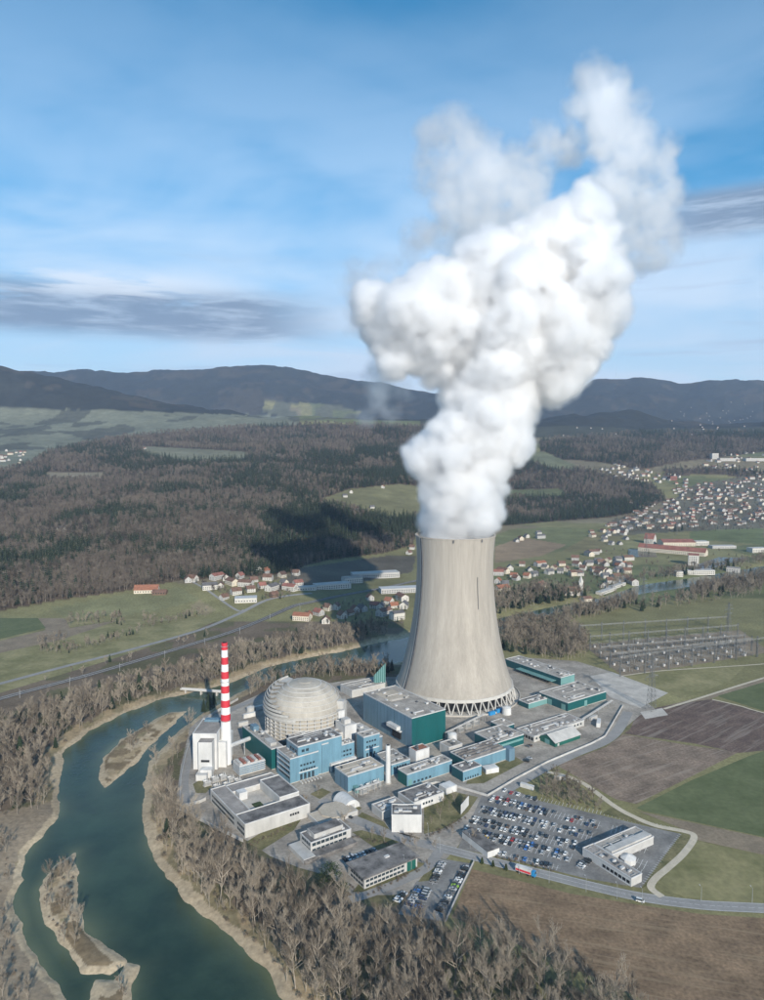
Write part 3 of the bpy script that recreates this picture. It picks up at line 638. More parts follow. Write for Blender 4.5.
# ------------------------------------------------------------------ steam plume (a cloud of puffs turned into a density grid)
def steam_plume():
    core = [(456, 532, 33), (459, 514, 35), (463, 496, 37), (462, 478, 40), (448, 460, 38), (470, 448, 40), (484, 432, 39), (497, 412, 39), (428, 458, 24), (482, 400, 40), (512, 402, 28),
            (398, 322, 38), (376, 306, 24), (428, 316, 46), (470, 332, 52), (508, 342, 54), (548, 332, 52), (586, 312, 36), (598, 284, 30), (540, 292, 48), (500, 290, 48), (452, 298, 40),
            (580, 262, 38), (556, 240, 38), (588, 212, 24), (526, 250, 32), (486, 278, 34), (558, 368, 32), (586, 345, 22), (428, 348, 32), (398, 354, 22), (380, 330, 18), (538, 386, 20)]
    thin = [(365, 285, 24), (352, 302, 14), (366, 320, 20), (386, 372, 20), (376, 398, 16), (366, 415, 10), (402, 390, 12), (385, 270, 14), (410, 255, 16), (392, 415, 10)]
    grey = [(450, 150, 34), (472, 180, 40), (502, 200, 42), (436, 168, 22), (482, 222, 38), (520, 172, 28), (424, 182, 12), (458, 232, 26), (540, 150, 20), (420, 235, 16), (510, 235, 26)]
    upr = [(590, 76, 18), (602, 100, 26), (616, 130, 31), (640, 166, 33), (650, 200, 32), (660, 235, 25), (632, 232, 24), (576, 108, 12), (644, 256, 18), (570, 150, 18), (610, 190, 24)]
    g = np.random.default_rng(3); VX = 2.2; P = []
    def add(lst, Yc, dens, n1, n2, jit, soft, off=.82):
        for x, y, r in lst:
            Y = Yc + g.normal(0, jit); X, _, Z = atY(x, y, Y); rm = 1.07 * r * (Y * cp) / F
            P.append((X, Y, Z, rm * .84, dens, soft))
            for k in range(n1):
                v = g.normal(size=3); v /= np.linalg.norm(v)
                r1 = rm * g.uniform(.20, .42); c = np.array((X, Y, Z)) + v * rm * off
                P.append((*c, r1, dens * g.uniform(.75, 1), soft * .8))
                for q in range(n2):
                    v2 = g.normal(size=3); v2 /= np.linalg.norm(v2)
                    if v2 @ v < 0: v2 = -v2
                    r2 = r1 * g.uniform(.25, .5); P.append((*(c + v2 * r1 * .85), r2, dens * g.uniform(.4, .9), soft * .7))
    add(core[:8], 701, 1., 17, 12, 4, 9., .78); add(core[8:], 708, 1., 18, 13, 11, 11., .75)
    add(thin, 715, .06, 12, 6, 12, 16.); add(grey, 790, .10, 16, 8, 16, 15.); add(upr, 800, .135, 16, 9, 14, 12.)
    P = np.array(P)
    lo = P[:, :3].min(0) - 24; hi = P[:, :3].max(0) + 24; lo[2] = RIM_Z - 7
    N = np.ceil((hi - lo) / VX).astype(int) + 1; D = np.zeros(N, np.float32)
    for x, y, z, r, dn, sf in P:
        c = np.array((x, y, z)); a = np.maximum(((c - r - sf - lo) / VX).astype(int), 0); b = np.minimum(((c + r + sf - lo) / VX).astype(int) + 2, N)
        if (b <= a).any(): continue
        q = [lo[i] + VX * np.arange(a[i], b[i]) - c[i] for i in range(3)]
        dist = np.sqrt(q[0][:, None, None] ** 2 + q[1][None, :, None] ** 2 + q[2][None, None, :] ** 2)
        t = np.clip((r - dist) / sf + .5, 0, 1); t = t * t * (3 - 2 * t) * dn
        s = tuple(slice(a[i], b[i]) for i in range(3)); D[s] = np.maximum(D[s], t)
    k = np.sqrt(sum(np.meshgrid(*[np.fft.fftfreq(n) ** 2 for n in N], indexing='ij'))).astype(np.float32)
    def noise(scale, seed):
        f = np.random.default_rng(seed).normal(size=N).astype(np.float32); o = np.fft.ifftn(np.fft.fftn(f) * np.exp(-(k * scale / VX) ** 2 * 2)).real
        return (o / o.std()).astype(np.float32)
    nz = noise(36, 1) * .45 + noise(16, 2) * .4 + noise(7.5, 4) * .45
    ed = np.clip(D * 4, 0, 1); D = np.clip(D + .18 * nz * np.where(D < .35, np.minimum(D * 3, .6), 1) * (D > 0), 0, 1.3) * np.clip(1 + .4 * nz, .1, 2)
    zc = lo[2] + VX * np.arange(N[2]); gx = lo[0] + VX * np.arange(N[0]) - TOWER_C[0]; gy = lo[1] + VX * np.arange(N[1]) - TOWER_C[1]
    rad = np.sqrt(gx[:, None] ** 2 + gy[None, :] ** 2)
    mask = (rad[:, :, None] > RIM_R - 2.2) & (zc[None, None, :] < RIM_Z + 1.5)
    D[mask] = 0; D[D < .012] = 0
    me = bpy.data.meshes.new('steam_plume'); me.vertices.add(D.size)
    # density values ride on points; a Volume Cube reads them back voxel by voxel
    a_ = me.attributes.new('steam', 'FLOAT', 'POINT'); a_.data.foreach_set('value', D.ravel())
    ob = link('steam_plume', me); tag(ob, 'tall billowing white steam plume rising from the cooling tower', 'steam plume', kind='stuff')
    m = bpy.data.materials.new('steam'); m.use_nodes = True; t = m.node_tree; t.nodes.clear()
    o = t.nodes.new('ShaderNodeOutputMaterial'); pv = t.nodes.new('ShaderNodeVolumePrincipled')
    pv.inputs['Color'].default_value = (1, 1, 1, 1); pv.inputs['Density'].default_value = .27; pv.inputs['Anisotropy'].default_value = .5
    t.links.new(pv.outputs[0], o.inputs['Volume'])
    G = bpy.data.node_groups.new('plume', 'GeometryNodeTree')
    G.interface.new_socket('Geometry', in_out='INPUT', socket_type='NodeSocketGeometry'); G.interface.new_socket('Geometry', in_out='OUTPUT', socket_type='NodeSocketGeometry')
    nn = G.nodes.new; L = G.links.new
    gi = nn('NodeGroupInput'); go = nn('NodeGroupOutput'); vc = nn('GeometryNodeVolumeCube'); pos = nn('GeometryNodeInputPosition')
    sub = nn('ShaderNodeVectorMath'); sub.operation = 'SUBTRACT'; L(pos.outputs[0], sub.inputs[0]); sub.inputs[1].default_value = lo
    dv = nn('ShaderNodeVectorMath'); dv.operation = 'SCALE'; L(sub.outputs[0], dv.inputs[0]); dv.inputs['Scale'].default_value = 1 / VX
    sx = nn('ShaderNodeSeparateXYZ'); L(dv.outputs[0], sx.inputs[0])
    ro = []
    for i in range(3):
        q = nn('ShaderNodeMath'); q.operation = 'ROUND'; L(sx.outputs[i], q.inputs[0]); ro.append(q.outputs[0])
    def im(op, a, b):
        q = nn('FunctionNodeIntegerMath'); q.operation = op
        for i, v in enumerate((a, b)):
            if isinstance(v, int): q.inputs[i].default_value = v
            else: L(v, q.inputs[i])
        return q.outputs[0]
    idx = im('ADD', im('MULTIPLY', im('ADD', im('MULTIPLY', ro[0], int(N[1])), ro[1]), int(N[2])), ro[2])
    si = nn('GeometryNodeSampleIndex'); si.data_type = 'FLOAT'; si.domain = 'POINT'; L(gi.outputs[0], si.inputs['Geometry'])
    na = nn('GeometryNodeInputNamedAttribute'); na.data_type = 'FLOAT'; na.inputs['Name'].default_value = 'steam'
    L(na.outputs[0], si.inputs['Value']); L(idx, si.inputs['Index']); L(si.outputs[0], vc.inputs['Density'])
    vc.inputs['Min'].default_value = lo; vc.inputs['Max'].default_value = lo + VX * (N - 1)
    for i, c in enumerate('XYZ'): vc.inputs['Resolution ' + c].default_value = int(N[i])
    sm = nn('GeometryNodeSetMaterial'); sm.inputs['Material'].default_value = m; L(vc.outputs[0], sm.inputs[0]); L(sm.outputs[0], go.inputs[0])
    ob.modifiers.new('density', 'NODES').node_group = G
steam_plume()

# ------------------------------------------------------------------ plant buildings
def corner(f, yg, l, r, ang=GA, h=None):
    """front ground corner, lengths along both walls and height from the roof corners and the foot of the front edge"""
    if h is None: h = height_of(f[0], f[1], yg)
    a = Vector(at(*f, h)); b = Vector(at(*l, h)); c = Vector(at(*r, h))
    e1 = Vector((math.cos(ang), math.sin(ang))); e2 = Vector((-e1.y, e1.x))
    return a, max(2., (c - a) @ e1), max(2., (b - a) @ e2), h
WINDOWS = {}
def window_mesh(w, h_, axis, mat_='glass'):
    k = (round(w, 2), round(h_, 2), axis, mat_)
    if k not in WINDOWS:
        mb = MB()
        if axis == 'r': mb.box(0, w, -.08, .05, 0, h_)
        else: mb.box(-.08, .05, 0, w, 0, h_)
        WINDOWS[k] = mb.mesh('window', M[mat_])
    return WINDOWS[k]
def window_row(b, side, z, h_, x0, x1, w, gap, mat_='glass', name='window'):
    x = x0
    while x + w <= x1 + .01:
        link(name, window_mesh(w, h_, side, mat_), b['root'], (x, 0, z) if side == 'r' else (0, x, z)); x += w + gap
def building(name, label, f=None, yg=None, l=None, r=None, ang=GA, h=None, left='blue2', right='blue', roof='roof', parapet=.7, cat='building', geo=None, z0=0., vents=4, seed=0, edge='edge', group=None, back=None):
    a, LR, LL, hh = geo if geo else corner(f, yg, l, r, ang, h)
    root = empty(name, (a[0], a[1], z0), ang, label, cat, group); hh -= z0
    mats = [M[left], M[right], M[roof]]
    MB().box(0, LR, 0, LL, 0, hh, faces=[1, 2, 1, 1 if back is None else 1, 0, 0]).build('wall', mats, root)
    e = .35; mb = MB()
    p = parapet
    mb.box(-e * .3, LR + e * .3, -e * .3, e, hh - .15, hh + p); mb.box(-e * .3, LR + e * .3, LL - e, LL + e * .3, hh - .15, hh + p)
    mb.box(-e * .3, e, e + .003, LL - e - .003, hh - .15, hh + p); mb.box(LR - e, LR + e * .3, e + .003, LL - e - .003, hh - .15, hh + p)
    mb.build('parapet', M[edge], root)
    roof_o = MB().box(e, LR - e, e, LL - e, hh + .02, hh + .22).build('roof', M[roof], root)
    rr = random.Random(seed + int(LR * 10))
    for i in range(int(vents * 1.7)):
        w, d, q = rr.uniform(.8, 3.4), rr.uniform(.8, 2.4), rr.uniform(.5, 1.5)
        if LR < w + 4 or LL < d + 4: continue
        x = rr.uniform(1.5, LR - w - 1.5); y = rr.uniform(1.5, LL - d - 1.5)
        m_ = MB(); m_.box(x, x + w, y, y + d, hh + .2, hh + .2 + q); m_.box(x - .1, x + w + .1, y - .1, y + d + .1, hh + .2 + q, hh + .32 + q)
        m_.build('roof_vent', M['edge' if rr.random() < .7 else 'darksteel'], roof_o)
    if LR * LL > 260 and vents > 1:
        for i in range(3):
            y = rr.uniform(1.5, LL - 1.5); x0 = rr.uniform(1, LR * .4); x1 = rr.uniform(LR * .5, LR - 1); m_ = MB(); zz = hh + .55
            m_.tube((x0, y, zz), (x1, y, zz), .22, n=6); m_.tube((x1, y, zz), (x1, min(LL - 1, y + rr.uniform(2, 6)), zz), .22, n=6); m_.tube((x0, y, hh + .2), (x0, y, zz), .22, n=6); m_.build('roof_pipe', M[rr.choice(('edge', 'steel', 'offwhite'))], roof_o)
        m_ = MB(); x0 = rr.uniform(2, LR * .5); y0 = rr.uniform(1.2, LL * .5); m_.box(x0, x0 + LR * .3, y0, y0 + 1., hh + .5, hh + 1.3); m_.box(x0, x0 + .3, y0 + .1, y0 + .9, hh + .2, hh + .495); m_.box(x0 + LR * .3 - .3, x0 + LR * .3, y0 + .1, y0 + .9, hh + .2, hh + .495); m_.build('roof_duct', M['edge'], roof_o)
    if left in ('blue', 'blue2', 'teal', 'petrol') and hh > 6:
        for t in range(1, int(LR / 5.)):
            MB().box(t * 5. - .06, t * 5. + .06, -.05, .02, .2, hh - .2).build('cladding_joint', M[{'blue': 'blue2', 'blue2': 'petrol', 'teal': 'petrol', 'petrol': 'teal', 'palegreen': 'teal'}.get(right, 'edge')], root)
        for t in range(1, int(LL / 5.)):
            MB().box(-.05, .02, t * 5. - .06, t * 5. + .06, .2, hh - .2).build('cladding_joint', M[{'blue': 'blue2', 'blue2': 'petrol', 'teal': 'petrol', 'petrol': 'teal'}.get(left, 'edge')], root)
        MB().box(-.06, LR + .06, -.06, -.005, 0, .5).build('plinth', M['concrete'], root)
    return dict(root=root, LR=LR, LL=LL, h=hh, a=a)
def add_box(b, name, x0, x1, y0, y1, z0, z1, m, parent=None):
    return MB().box(x0, x1, y0, y1, z0, z1).build(name, M[m], parent if parent else b['root'])
def ribs(b, side, step, m='darksteel', z0=0.):
    """vertical cladding joints standing a few centimetres proud"""
    n = int((b['LR'] if side == 'r' else b['LL']) / step)
    for i in range(1, n + 1):
        t = i * step
        if side == 'r': add_box(b, 'cladding_joint', t - .07, t + .07, -.07, .02, z0, b['h'] - .2, m)
        else: add_box(b, 'cladding_joint', -.07, .02, t - .07, t + .07, z0, b['h'] - .2, m)

# turbine hall
b = building('turbine_hall', 'large turbine hall, shaded blue side, dark teal end, before the cooling tower', (411.9, 718.7), 749., (360.8, 693.8), (445.7, 709.7), left='blue2', right='teal', vents=9, seed=1)
h_ = b['h']
add_box(b, 'pipe_bridge', -4, .1, b['LL'] * .22, b['LL'] * .42, h_ * .42, h_ * .54, 'white'); add_box(b, 'louvre_panel', -1.2, .05, b['LL'] * .20, b['LL'] * .36, h_ * .12, h_ * .36, 'dark'); add_box(b, 'canopy', -2.2, .05, b['LL'] * .19, b['LL'] * .37, h_ * .37, h_ * .41, 'edge')
add_box(b, 'door', 4, 9, -.1, .05, 0, 6, 'petrol'); add_box(b, 'roof_panel', 8, b['LR'] - 8, b['LL'] * .55, b['LL'] * .9, h_ + .22, h_ + .3, 'rooftan')
# pale blue office block in front of the dome
g = corner((290.2, 759.4), 784., (272.2, 750.), (319, 752.))
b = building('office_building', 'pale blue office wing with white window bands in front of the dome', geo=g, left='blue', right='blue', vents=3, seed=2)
for z in (3.2, 7.2, 11.2, 15.0):
    if z + 2 < b['h']:
        window_row(b, 'l', z, 1.7, 1.2, b['LL'] - 1, 2.6, .35); add_box(b, 'window_band', -.14, .02, .6, b['LL'] - .6, z + 1.9, z + 2.6, 'white')
window_row(b, 'r', 11.0, 1.5, b['LR'] * .35, b['LR'] - 1, 1.7, .9); window_row(b, 'r', 7.2, 1.5, b['LR'] * .35, b['LR'] - 1, 1.7, .5)
add_box(b, 'window_band', b['LR'] * .3, b['LR'] - .6, -.16, .02, 6.1, 6.9, 'white'); window_row(b, 'r', .6, 4.6, b['LR'] * .34, b['LR'] - .8, 2.0, 1.3)
for i in range(7): add_box(b, 'buttress', b['LR'] * .3 + i * 2.6, b['LR'] * .3 + i * 2.6 + .5, -5.5, -.2, 0, 1.1, 'white')
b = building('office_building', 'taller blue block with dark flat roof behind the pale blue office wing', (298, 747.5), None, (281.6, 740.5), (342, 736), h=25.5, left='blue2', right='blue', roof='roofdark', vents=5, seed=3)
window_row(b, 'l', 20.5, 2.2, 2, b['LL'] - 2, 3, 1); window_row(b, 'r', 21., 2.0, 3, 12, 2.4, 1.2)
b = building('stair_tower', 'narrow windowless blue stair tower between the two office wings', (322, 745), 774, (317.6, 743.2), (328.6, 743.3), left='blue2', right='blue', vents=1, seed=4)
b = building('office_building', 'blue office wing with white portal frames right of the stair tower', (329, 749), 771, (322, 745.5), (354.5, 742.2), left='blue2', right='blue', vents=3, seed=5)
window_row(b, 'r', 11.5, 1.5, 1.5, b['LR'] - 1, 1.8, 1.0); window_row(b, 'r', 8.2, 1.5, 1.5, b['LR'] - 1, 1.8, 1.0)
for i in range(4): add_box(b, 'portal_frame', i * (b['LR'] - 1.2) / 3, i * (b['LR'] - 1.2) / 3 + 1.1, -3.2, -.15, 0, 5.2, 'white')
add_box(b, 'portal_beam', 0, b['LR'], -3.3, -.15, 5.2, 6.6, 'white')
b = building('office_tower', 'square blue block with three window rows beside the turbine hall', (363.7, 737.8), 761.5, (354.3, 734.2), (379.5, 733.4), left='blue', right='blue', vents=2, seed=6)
for z in (14.2, 10.2): window_row(b, 'r', z, 1.5, 2.5, b['LR'] - 1, 1.7, .8)
add_box(b, 'window_band', 1.5, b['LR'] - .5, -.16, .02, 8.6, 9.3, 'white'); window_row(b, 'r', 1., 5., 2.5, b['LR'] - 1, 1.8, 1.6)
# dark teal annexe by the chimney
b = building('annexe', 'dark teal hall with pale flat roof between chimney and dome', (271.5, 749.6), 770, (231.8, 729.), (281, 744.9), left='teal', right='teal', vents=7, seed=7)
add_box(b, 'roof_house', 3, b['LR'] - 2, b['LL'] * .72, b['LL'] * .84, b['h'] + .2, b['h'] + 4, 'blue2'); add_box(b, 'roof_house', 2, 7, b['LL'] * .1, b['LL'] * .3, b['h'] + .2, b['h'] + 2.5, 'offwhite')
# low roofs between annexe, dome and blue block
b = building('plant_room', 'low grey plant room roof with pipes at the foot of the dome', geo=(Vector(at(300, 744, 14)), 46, 20, 14.), left='offwhite', right='offwhite', roof='roof2', vents=8, seed=8)
b = building('plant_room', 'white ventilation block right of the dome', geo=(Vector(at(345, 727, 20)), 11, 15, 20.), left='white', right='white', roof='offwhite', vents=2, seed=9)
add_box(b, 'vent_drum', 2, 8, 4, 10, 20.3, 24, 'offwhite')
b = building('plant_room', 'slim white stair block touching the dome on its right', geo=(Vector(at(338.5, 712, 25)), 6, 9, 25.), left='white', right='white', roof='offwhite', vents=0, seed=10)
b = building('plant_room', 'pale link building between dome and turbine hall', geo=(Vector(at(366, 741, 12)), 16, 34, 12.), left='offwhite', right='blue2', roof='offwhite', vents=4, seed=11)
b = building('plant_room', 'low brown-roofed store behind the dome', geo=(Vector(at(352, 691, 7)), 40, 22, 7.), left='offwhite', right='offwhite', roof='roof', vents=4, seed=12)
# front row of blue buildings
b = building('workshop', 'blue windowless hall with sandy roof in front of the square office block', (348, 777), 792.5, (334.7, 767.5), (383.4, 765.5), left='blue2', right='blue', roof='rooftan', vents=5, seed=13)
add_box(b, 'duct', 4, 7, -5, -.1, 0, 4, 'palegreen'); add_box(b, 'duct', 10, 12, -4, -.1, 0, 3, 'white')
b = building('workshop', 'lower pale blue hall directly behind the slim white stack', (391.3, 765.3), 776, (377, 754), (409.3, 759.), left='blue2', right='blue', vents=4, seed=14)
window_row(b, 'r', 5., 1.4, 2, b['LR'] - 2, 1.8, .8)
b = building('workshop', 'long low blue hall with dark teal end in front of the turbine hall', (407, 775), 787, (392, 771.), (452, 760.5), left='teal', right='blue', vents=6, seed=15)
add_box(b, 'door', 1.2, 4.5, -.14, .05, 0, 5, 'palegreen'); window_row(b, 'r', 1.2, 1.6, 6, b['LR'] * .6, 2., 1.6)
b = building('roof_house', 'small white box house with red top in front of the turbine hall', geo=(Vector(at(416, 757, 9)), 13, 9, 13.), left='white', right='white', roof='orange', vents=2, seed=16)
b = building('workshop', 'middle blue hall with ribbed grey roof right of the turbine hall', (467.5, 761.8), 773., (447.3, 753.3), (509.5, 750.3), left='petrol', right='blue', roof='roof2', vents=8, seed=17)
for i in range(4): add_box(b, 'roof_ridge', 1, b['LR'] - 1, b['LL'] * (.18 + .2 * i), b['LL'] * (.18 + .2 * i) + 1.2, b['h'] + .22, b['h'] + 1.5, 'roofdark')
add_box(b, 'stair_block', b['LR'] - 1, b['LR'] + 5, -4, 3, 0, b['h'] + 1, 'blue2')
b = building('workshop', 'low blue annexe at the front of the right-hand blue halls', (463, 772), 782, (451, 766), (482, 766), left='petrol', right='blue', roof='roofdark', vents=3, seed=18)
window_row(b, 'r', 1., 1.6, 2, b['LR'] - 2, 1.2, 1.2)
b = building('workshop', 'grey-roofed hall with teal end wall behind the middle blue hall', (496, 743.5), 753.5, (466, 735.5), (517, 731.5), left='petrol', right='teal', roof='roof', vents=9, seed=19)
add_box(b, 'window_band', 1, b['LR'] - 1, -.15, .03, b['h'] * .5, b['h'] * .72, 'palegreen')
b = building('workshop', 'narrow dark petrol shed in the yard before the cooling tower', (503, 727.5), 732.5, (492, 721.5), (514, 724.), left='petrol', right='petrol', roof='roof', vents=1, seed=20)
b = building('workshop', 'pale low workshop with cream walls beside the teal end wall', geo=(Vector(at(449, 748, 7)), 14, 12, 7.), left='offwhite', right='offwhite', vents=2, seed=21)
# right-hand stores
b = building('store_hall', 'long petrol store hall right of the cooling tower', (560.5, 678), 685.5, (506, 659), (575.5, 674.5), left='petrol', right='petrol', vents=10, seed=22)
add_box(b, 'loading_canopy', -7, .1, 6, b['LL'] * .72, 3.6, 4.2, 'palegreen')
for i in range(9): add_box(b, 'canopy_post', -6.8, -6.5, 7 + i * (b['LL'] * .68 - 6) / 9, 7.3 + i * (b['LL'] * .68 - 6) / 9, 0, 3.6, 'darksteel')
add_box(b, 'end_panel', 0.3, b['LR'] - .3, -.12, .02, .2, b['h'] - .4, 'palegreen')
b = building('store_hall', 'square dark teal store hall with broad grey roof at the right', (567.8, 703.2), 711.5, (540, 692), (607.7, 692.2), left='petrol', right='teal', vents=9, seed=23)
for t in (.08, .55): add_box(b, 'door', -.14, .04, b['LL'] * t, b['LL'] * t + 5, 0, 5.5, 'palegreen')
add_box(b, 'door', b['LR'] * .42, b['LR'] * .42 + 4, -.14, .04, 0, 5.5, 'palegreen')
b = building('workshop', 'low turquoise-fronted shed between cooling tower and square store hall', (528.4, 704), 709, (515.6, 701), (548.6, 698.2), left='petrol', right='palegreen', roof='roofdark', vents=3, seed=24)
b = building('workshop', 'long low grey workshop with cluttered roof behind the gabled hall', (534, 737), 742.5, (516.5, 729), (581.5, 719.5), left='offwhite', right='offwhite', roof='roof2', vents=14, seed=25)
window_row(b, 'l', 1., 2.6, 1, b['LL'] - 1, 2.4, .8, 'dark'); window_row(b, 'r', 2., 1.6, 2, b['LR'] - 2, 2, 2)
def gable_hall():
    a, LR, LL, hh = corner((555, 742.6), 747.3, (538.5, 736), (581.5, 734.6))
    root = empty('gabled_hall', (a[0], a[1], 0), GA, 'green gabled hall with pale roof beside the perimeter wall', 'building')
    rh = hh + 4.2; mb = MB()
    mb.add([(0, 0, 0), (LR, 0, 0), (LR, LL, 0), (0, LL, 0), (0, 0, hh), (LR, 0, hh), (LR, LL, hh), (0, LL, hh), (0, LL / 2, rh), (LR, LL / 2, rh)], [(0, 1, 5, 4), (2, 3, 7, 6), (3, 0, 4, 8, 7), (1, 2, 6, 9, 5)])
    mb.build('wall', M['green'], root)
    for s in (0, 1):
        y0, y1 = (-.8, LL / 2) if s == 0 else (LL + .8, LL / 2); zo = hh - .5
        v = [(-.7, y0, zo), (LR + .7, y0, zo), (LR + .7, y1, rh + .1), (-.7, y1, rh + .1)]
        MB().add(v + [(x, y, z + .25) for x, y, z in v], [(0, 3, 2, 1), (4, 5, 6, 7), (0, 1, 5, 4), (1, 2, 6, 5), (2, 3, 7, 6), (3, 0, 4, 7)]).build('roof', M['offwhite'], root)
    MB().box(-.1, .04, LL * .35, LL * .65, 0, 4).build('door', M['palegreen'], root); MB().box(3, 5, -.1, .04, .3, 2.4).build('door', M['offwhite'], root)
gable_hall()

# white filter house at the river side, facing the camera
def filter_house():
    xl, yl = at(193.4, 769.5); xr = at(217.6, 769.5)[0]; hm = height_of(205, 734.4, 769.5); Wm = xr - xl; dep = 30.
    root = empty('filter_house', (xl, yl, 0), R(-1), 'tall white filter house with grey roof beside the striped chimney', 'building')
    MB().box(0, Wm, 0, dep, 0, hm, faces=[0, 1, 0, 0, 0, 0]).build('wall', [M['white'], M['roof']], root)
    MB().box(.6, Wm - .6, .6, dep - .6, hm + .01, hm + .35).build('roof', M['roof2'], root)
    mb = MB()
    for q in ((0, Wm, -.15, .5), (0, Wm, dep - .5, dep + .1)): mb.box(*q, hm - .1, hm + .8)
    for q in ((-.12, .5, .51, dep - .51), (Wm - .5, Wm + .1, .51, dep - .51)): mb.box(*q, hm - .1, hm + .8)
    mb.build('parapet', M['white'], root)
    x1 = at(198.8, 774.5)[0] - xl; x2 = at(212.6, 774.5)[0] - xl; hb = height_of(206, 742.5, 774.5)
    MB().box(x1, x2, -8, -.02, 0, hb, faces=[0, 1, 0, 0, 0, 0]).build('front_block', [M['white'], M['roof2']], root)
    MB().box(x1 + 2, x2 - 2, -8.12, -7.9, hb * .38, hb * .45).build('louvre', M['dark'], root)
    MB().box(x1 + 3, x2 + 1, -14, -8.02, 0, hb * .25).build('entrance_block', M['white'], root)
    MB().box(Wm + .02, Wm + 6, 4, dep - 2, 0, hm * .72).build('side_block', M['white'], root)
    MB().box(Wm * .15, Wm * .8, dep - 6, dep - 1, hm + .35, hm + 2.2).build('cooling_unit', M['blue2'], root)
filter_house()
building('switch_house', 'little white kiosk at the foot of the filter house', geo=(Vector(at(196, 781)), 8, 6, 4.), ang=R(0), left='white', right='white', roof='offwhite', vents=0)
b = building('cooler_bank', 'blue-grey louvred cooler bank with red and white top beside the chimney', (239.7, 766.6), 776.5, (228.7, 762), (260, 755.8), left='blue2', right='blue2', roof='offwhite', vents=0)
for i in range(5):
    add_box(b, 'louvre', -.5, b['LR'] + .4, -.5, -.02, .8 + i * b['h'] / 5, .8 + i * b['h'] / 5 + .5, 'edge'); add_box(b, 'louvre', -.5, -.02, 0, b['LL'], .8 + i * b['h'] / 5, .8 + i * b['h'] / 5 + .5, 'edge')
for i in range(6): add_box(b, 'fan_housing', .8 + i * (b['LR'] - 2) / 6, .8 + i * (b['LR'] - 2) / 6 + 2., 1.2, b['LL'] - 1.2, b['h'] + .25, b['h'] + 1.6, 'tilered' if i % 2 else 'offwhite')

# striped chimney
def chimney():
    X, Y = at(226.5, 763); h_ = height_of(226.5, 642.5, 763)
    root = empty('striped_chimney', (X, Y, 0), 0, 'slender tall chimney with red and white bands, white below', 'chimney')
    r = lambda z: 4.6 - 2.3 * z / h_
    seg = [0] + [h_ * (.355 + .645 * k / 11) for k in range(12)]
    for k in range(len(seg) - 1):
        red = k > 0 and k % 2 == 1
        MB().cyl(0, 0, r(seg[k]), r(seg[k + 1]), seg[k], seg[k + 1], 28, cap=(k == len(seg) - 2)).build('red_band' if red else 'white_band' if k else 'shaft', M['red' if red else 'chimwhite'], root, smooth=False)
    for z in (h_ * .36, h_ * .68, h_ * .97):
        MB().cyl(0, 0, r(z) + .7, r(z) + .7, z, z + .25, 20).build('platform', M['steel'], root)
    MB().box(-.3, .3, -r(0) - .1, -r(0) + .3, 0, 2.2).build('door', M['darksteel'], root)
    MB().cyl(0, 0, 1.8, 1.8, h_ - .2, h_ + .15, 20).build('flue', M['dark'], root)
    return X, Y
CHX, CHY = chimney()
# reactor dome
def reactor_dome():
    X = -67.; Y = 603.; r0 = 32.5; zc = 21.; hd = 24.5
    root = empty('reactor_dome', (X, Y, 0), 0, 'broad grey concrete reactor dome ringed by stepped galleries', 'reactor building')
    n = 72
    MB().revolve([(r0, 0), (r0, zc)], n).build('drum', M['dome'], root)
    dome = [(r0 * max(.0005, math.cos(t)) ** .92, zc + hd * math.sin(t) ** .9) for t in np.linspace(0, math.pi / 2 - .001, 20)]
    dome = [(r * (1 if k < 1 else 1), z) for k, (r, z) in enumerate(dome)]
    MB().revolve(dome, n).build('dome', M['dome'], root, smooth=True)
    MB().cyl(0, 0, 6, 6, zc + hd - .5, zc + hd + .2, 32).build('crown_cap', M['dome'], root)
    for k in range(7):                       # galleries round the drum
        z = 5 + k * 3.1
        MB().revolve([(r0 - .1, z), (r0 + 2.1, z), (r0 + 2.1, z + 1.2), (r0 + 1.8, z + 1.2), (r0 + 1.8, z + .4), (r0 - .1, z + .4)], n).build('gallery', M['dome_ring'], root)
    for k in range(10):                      # stepped terraces on the river side of the cap
        t = .04 + k * .118; r = r0 * math.cos(t) ** .92 + 3.4 + k * .5; z = zc + hd * math.sin(t) ** .9
        a0, a1 = R(108 + k * 3), R(264 - k * 10)
        MB().revolve([(r - 8, z), (r, z), (r, z + 1.9), (r - .7, z + 1.9), (r - .7, z + .7), (r - 8, z + .7)], 36, a0=a0, a1=a1).build('terrace', M['dome_ring'], root)
        MB().revolve([(r - 2.6, z - 1.6), (r - 2.6, z - .01)], 36, a0=a0, a1=a1).build('terrace_wall', M['concrete'], root)
    for k in range(7):                       # shallow ring ribs of the cap
        t = .12 + k * .17; r = r0 * math.cos(t) ** .92 + .12; z = zc + hd * math.sin(t) ** .9
        MB().revolve([(r - 1, z - .25), (r + .3, z - .25), (r + .2, z + .3), (r - 1, z + .3)], n).build('ring_rib', M['dome_ring'], root)
    for k in range(36):                      # vertical panel joints of the drum
        a = 2 * math.pi * k / 36; o = MB().box(r0 - .2, r0 + 2.2, -.16, .16, 4, zc + 2).build('panel_joint', M['edge'], root); o.rotation_euler = (0, 0, a)
    for k in range(4):
        a = R(20 - k * 12); mb = MB().box(-3, 3, -3, 3, 0, 20 + 4 * k); o = mb.build('stair_block', M['offwhite'], root); o.location = ((r0 + 1) * math.cos(a), (r0 + 1) * math.sin(a), 0); o.rotation_euler = (0, 0, a)
reactor_dome()
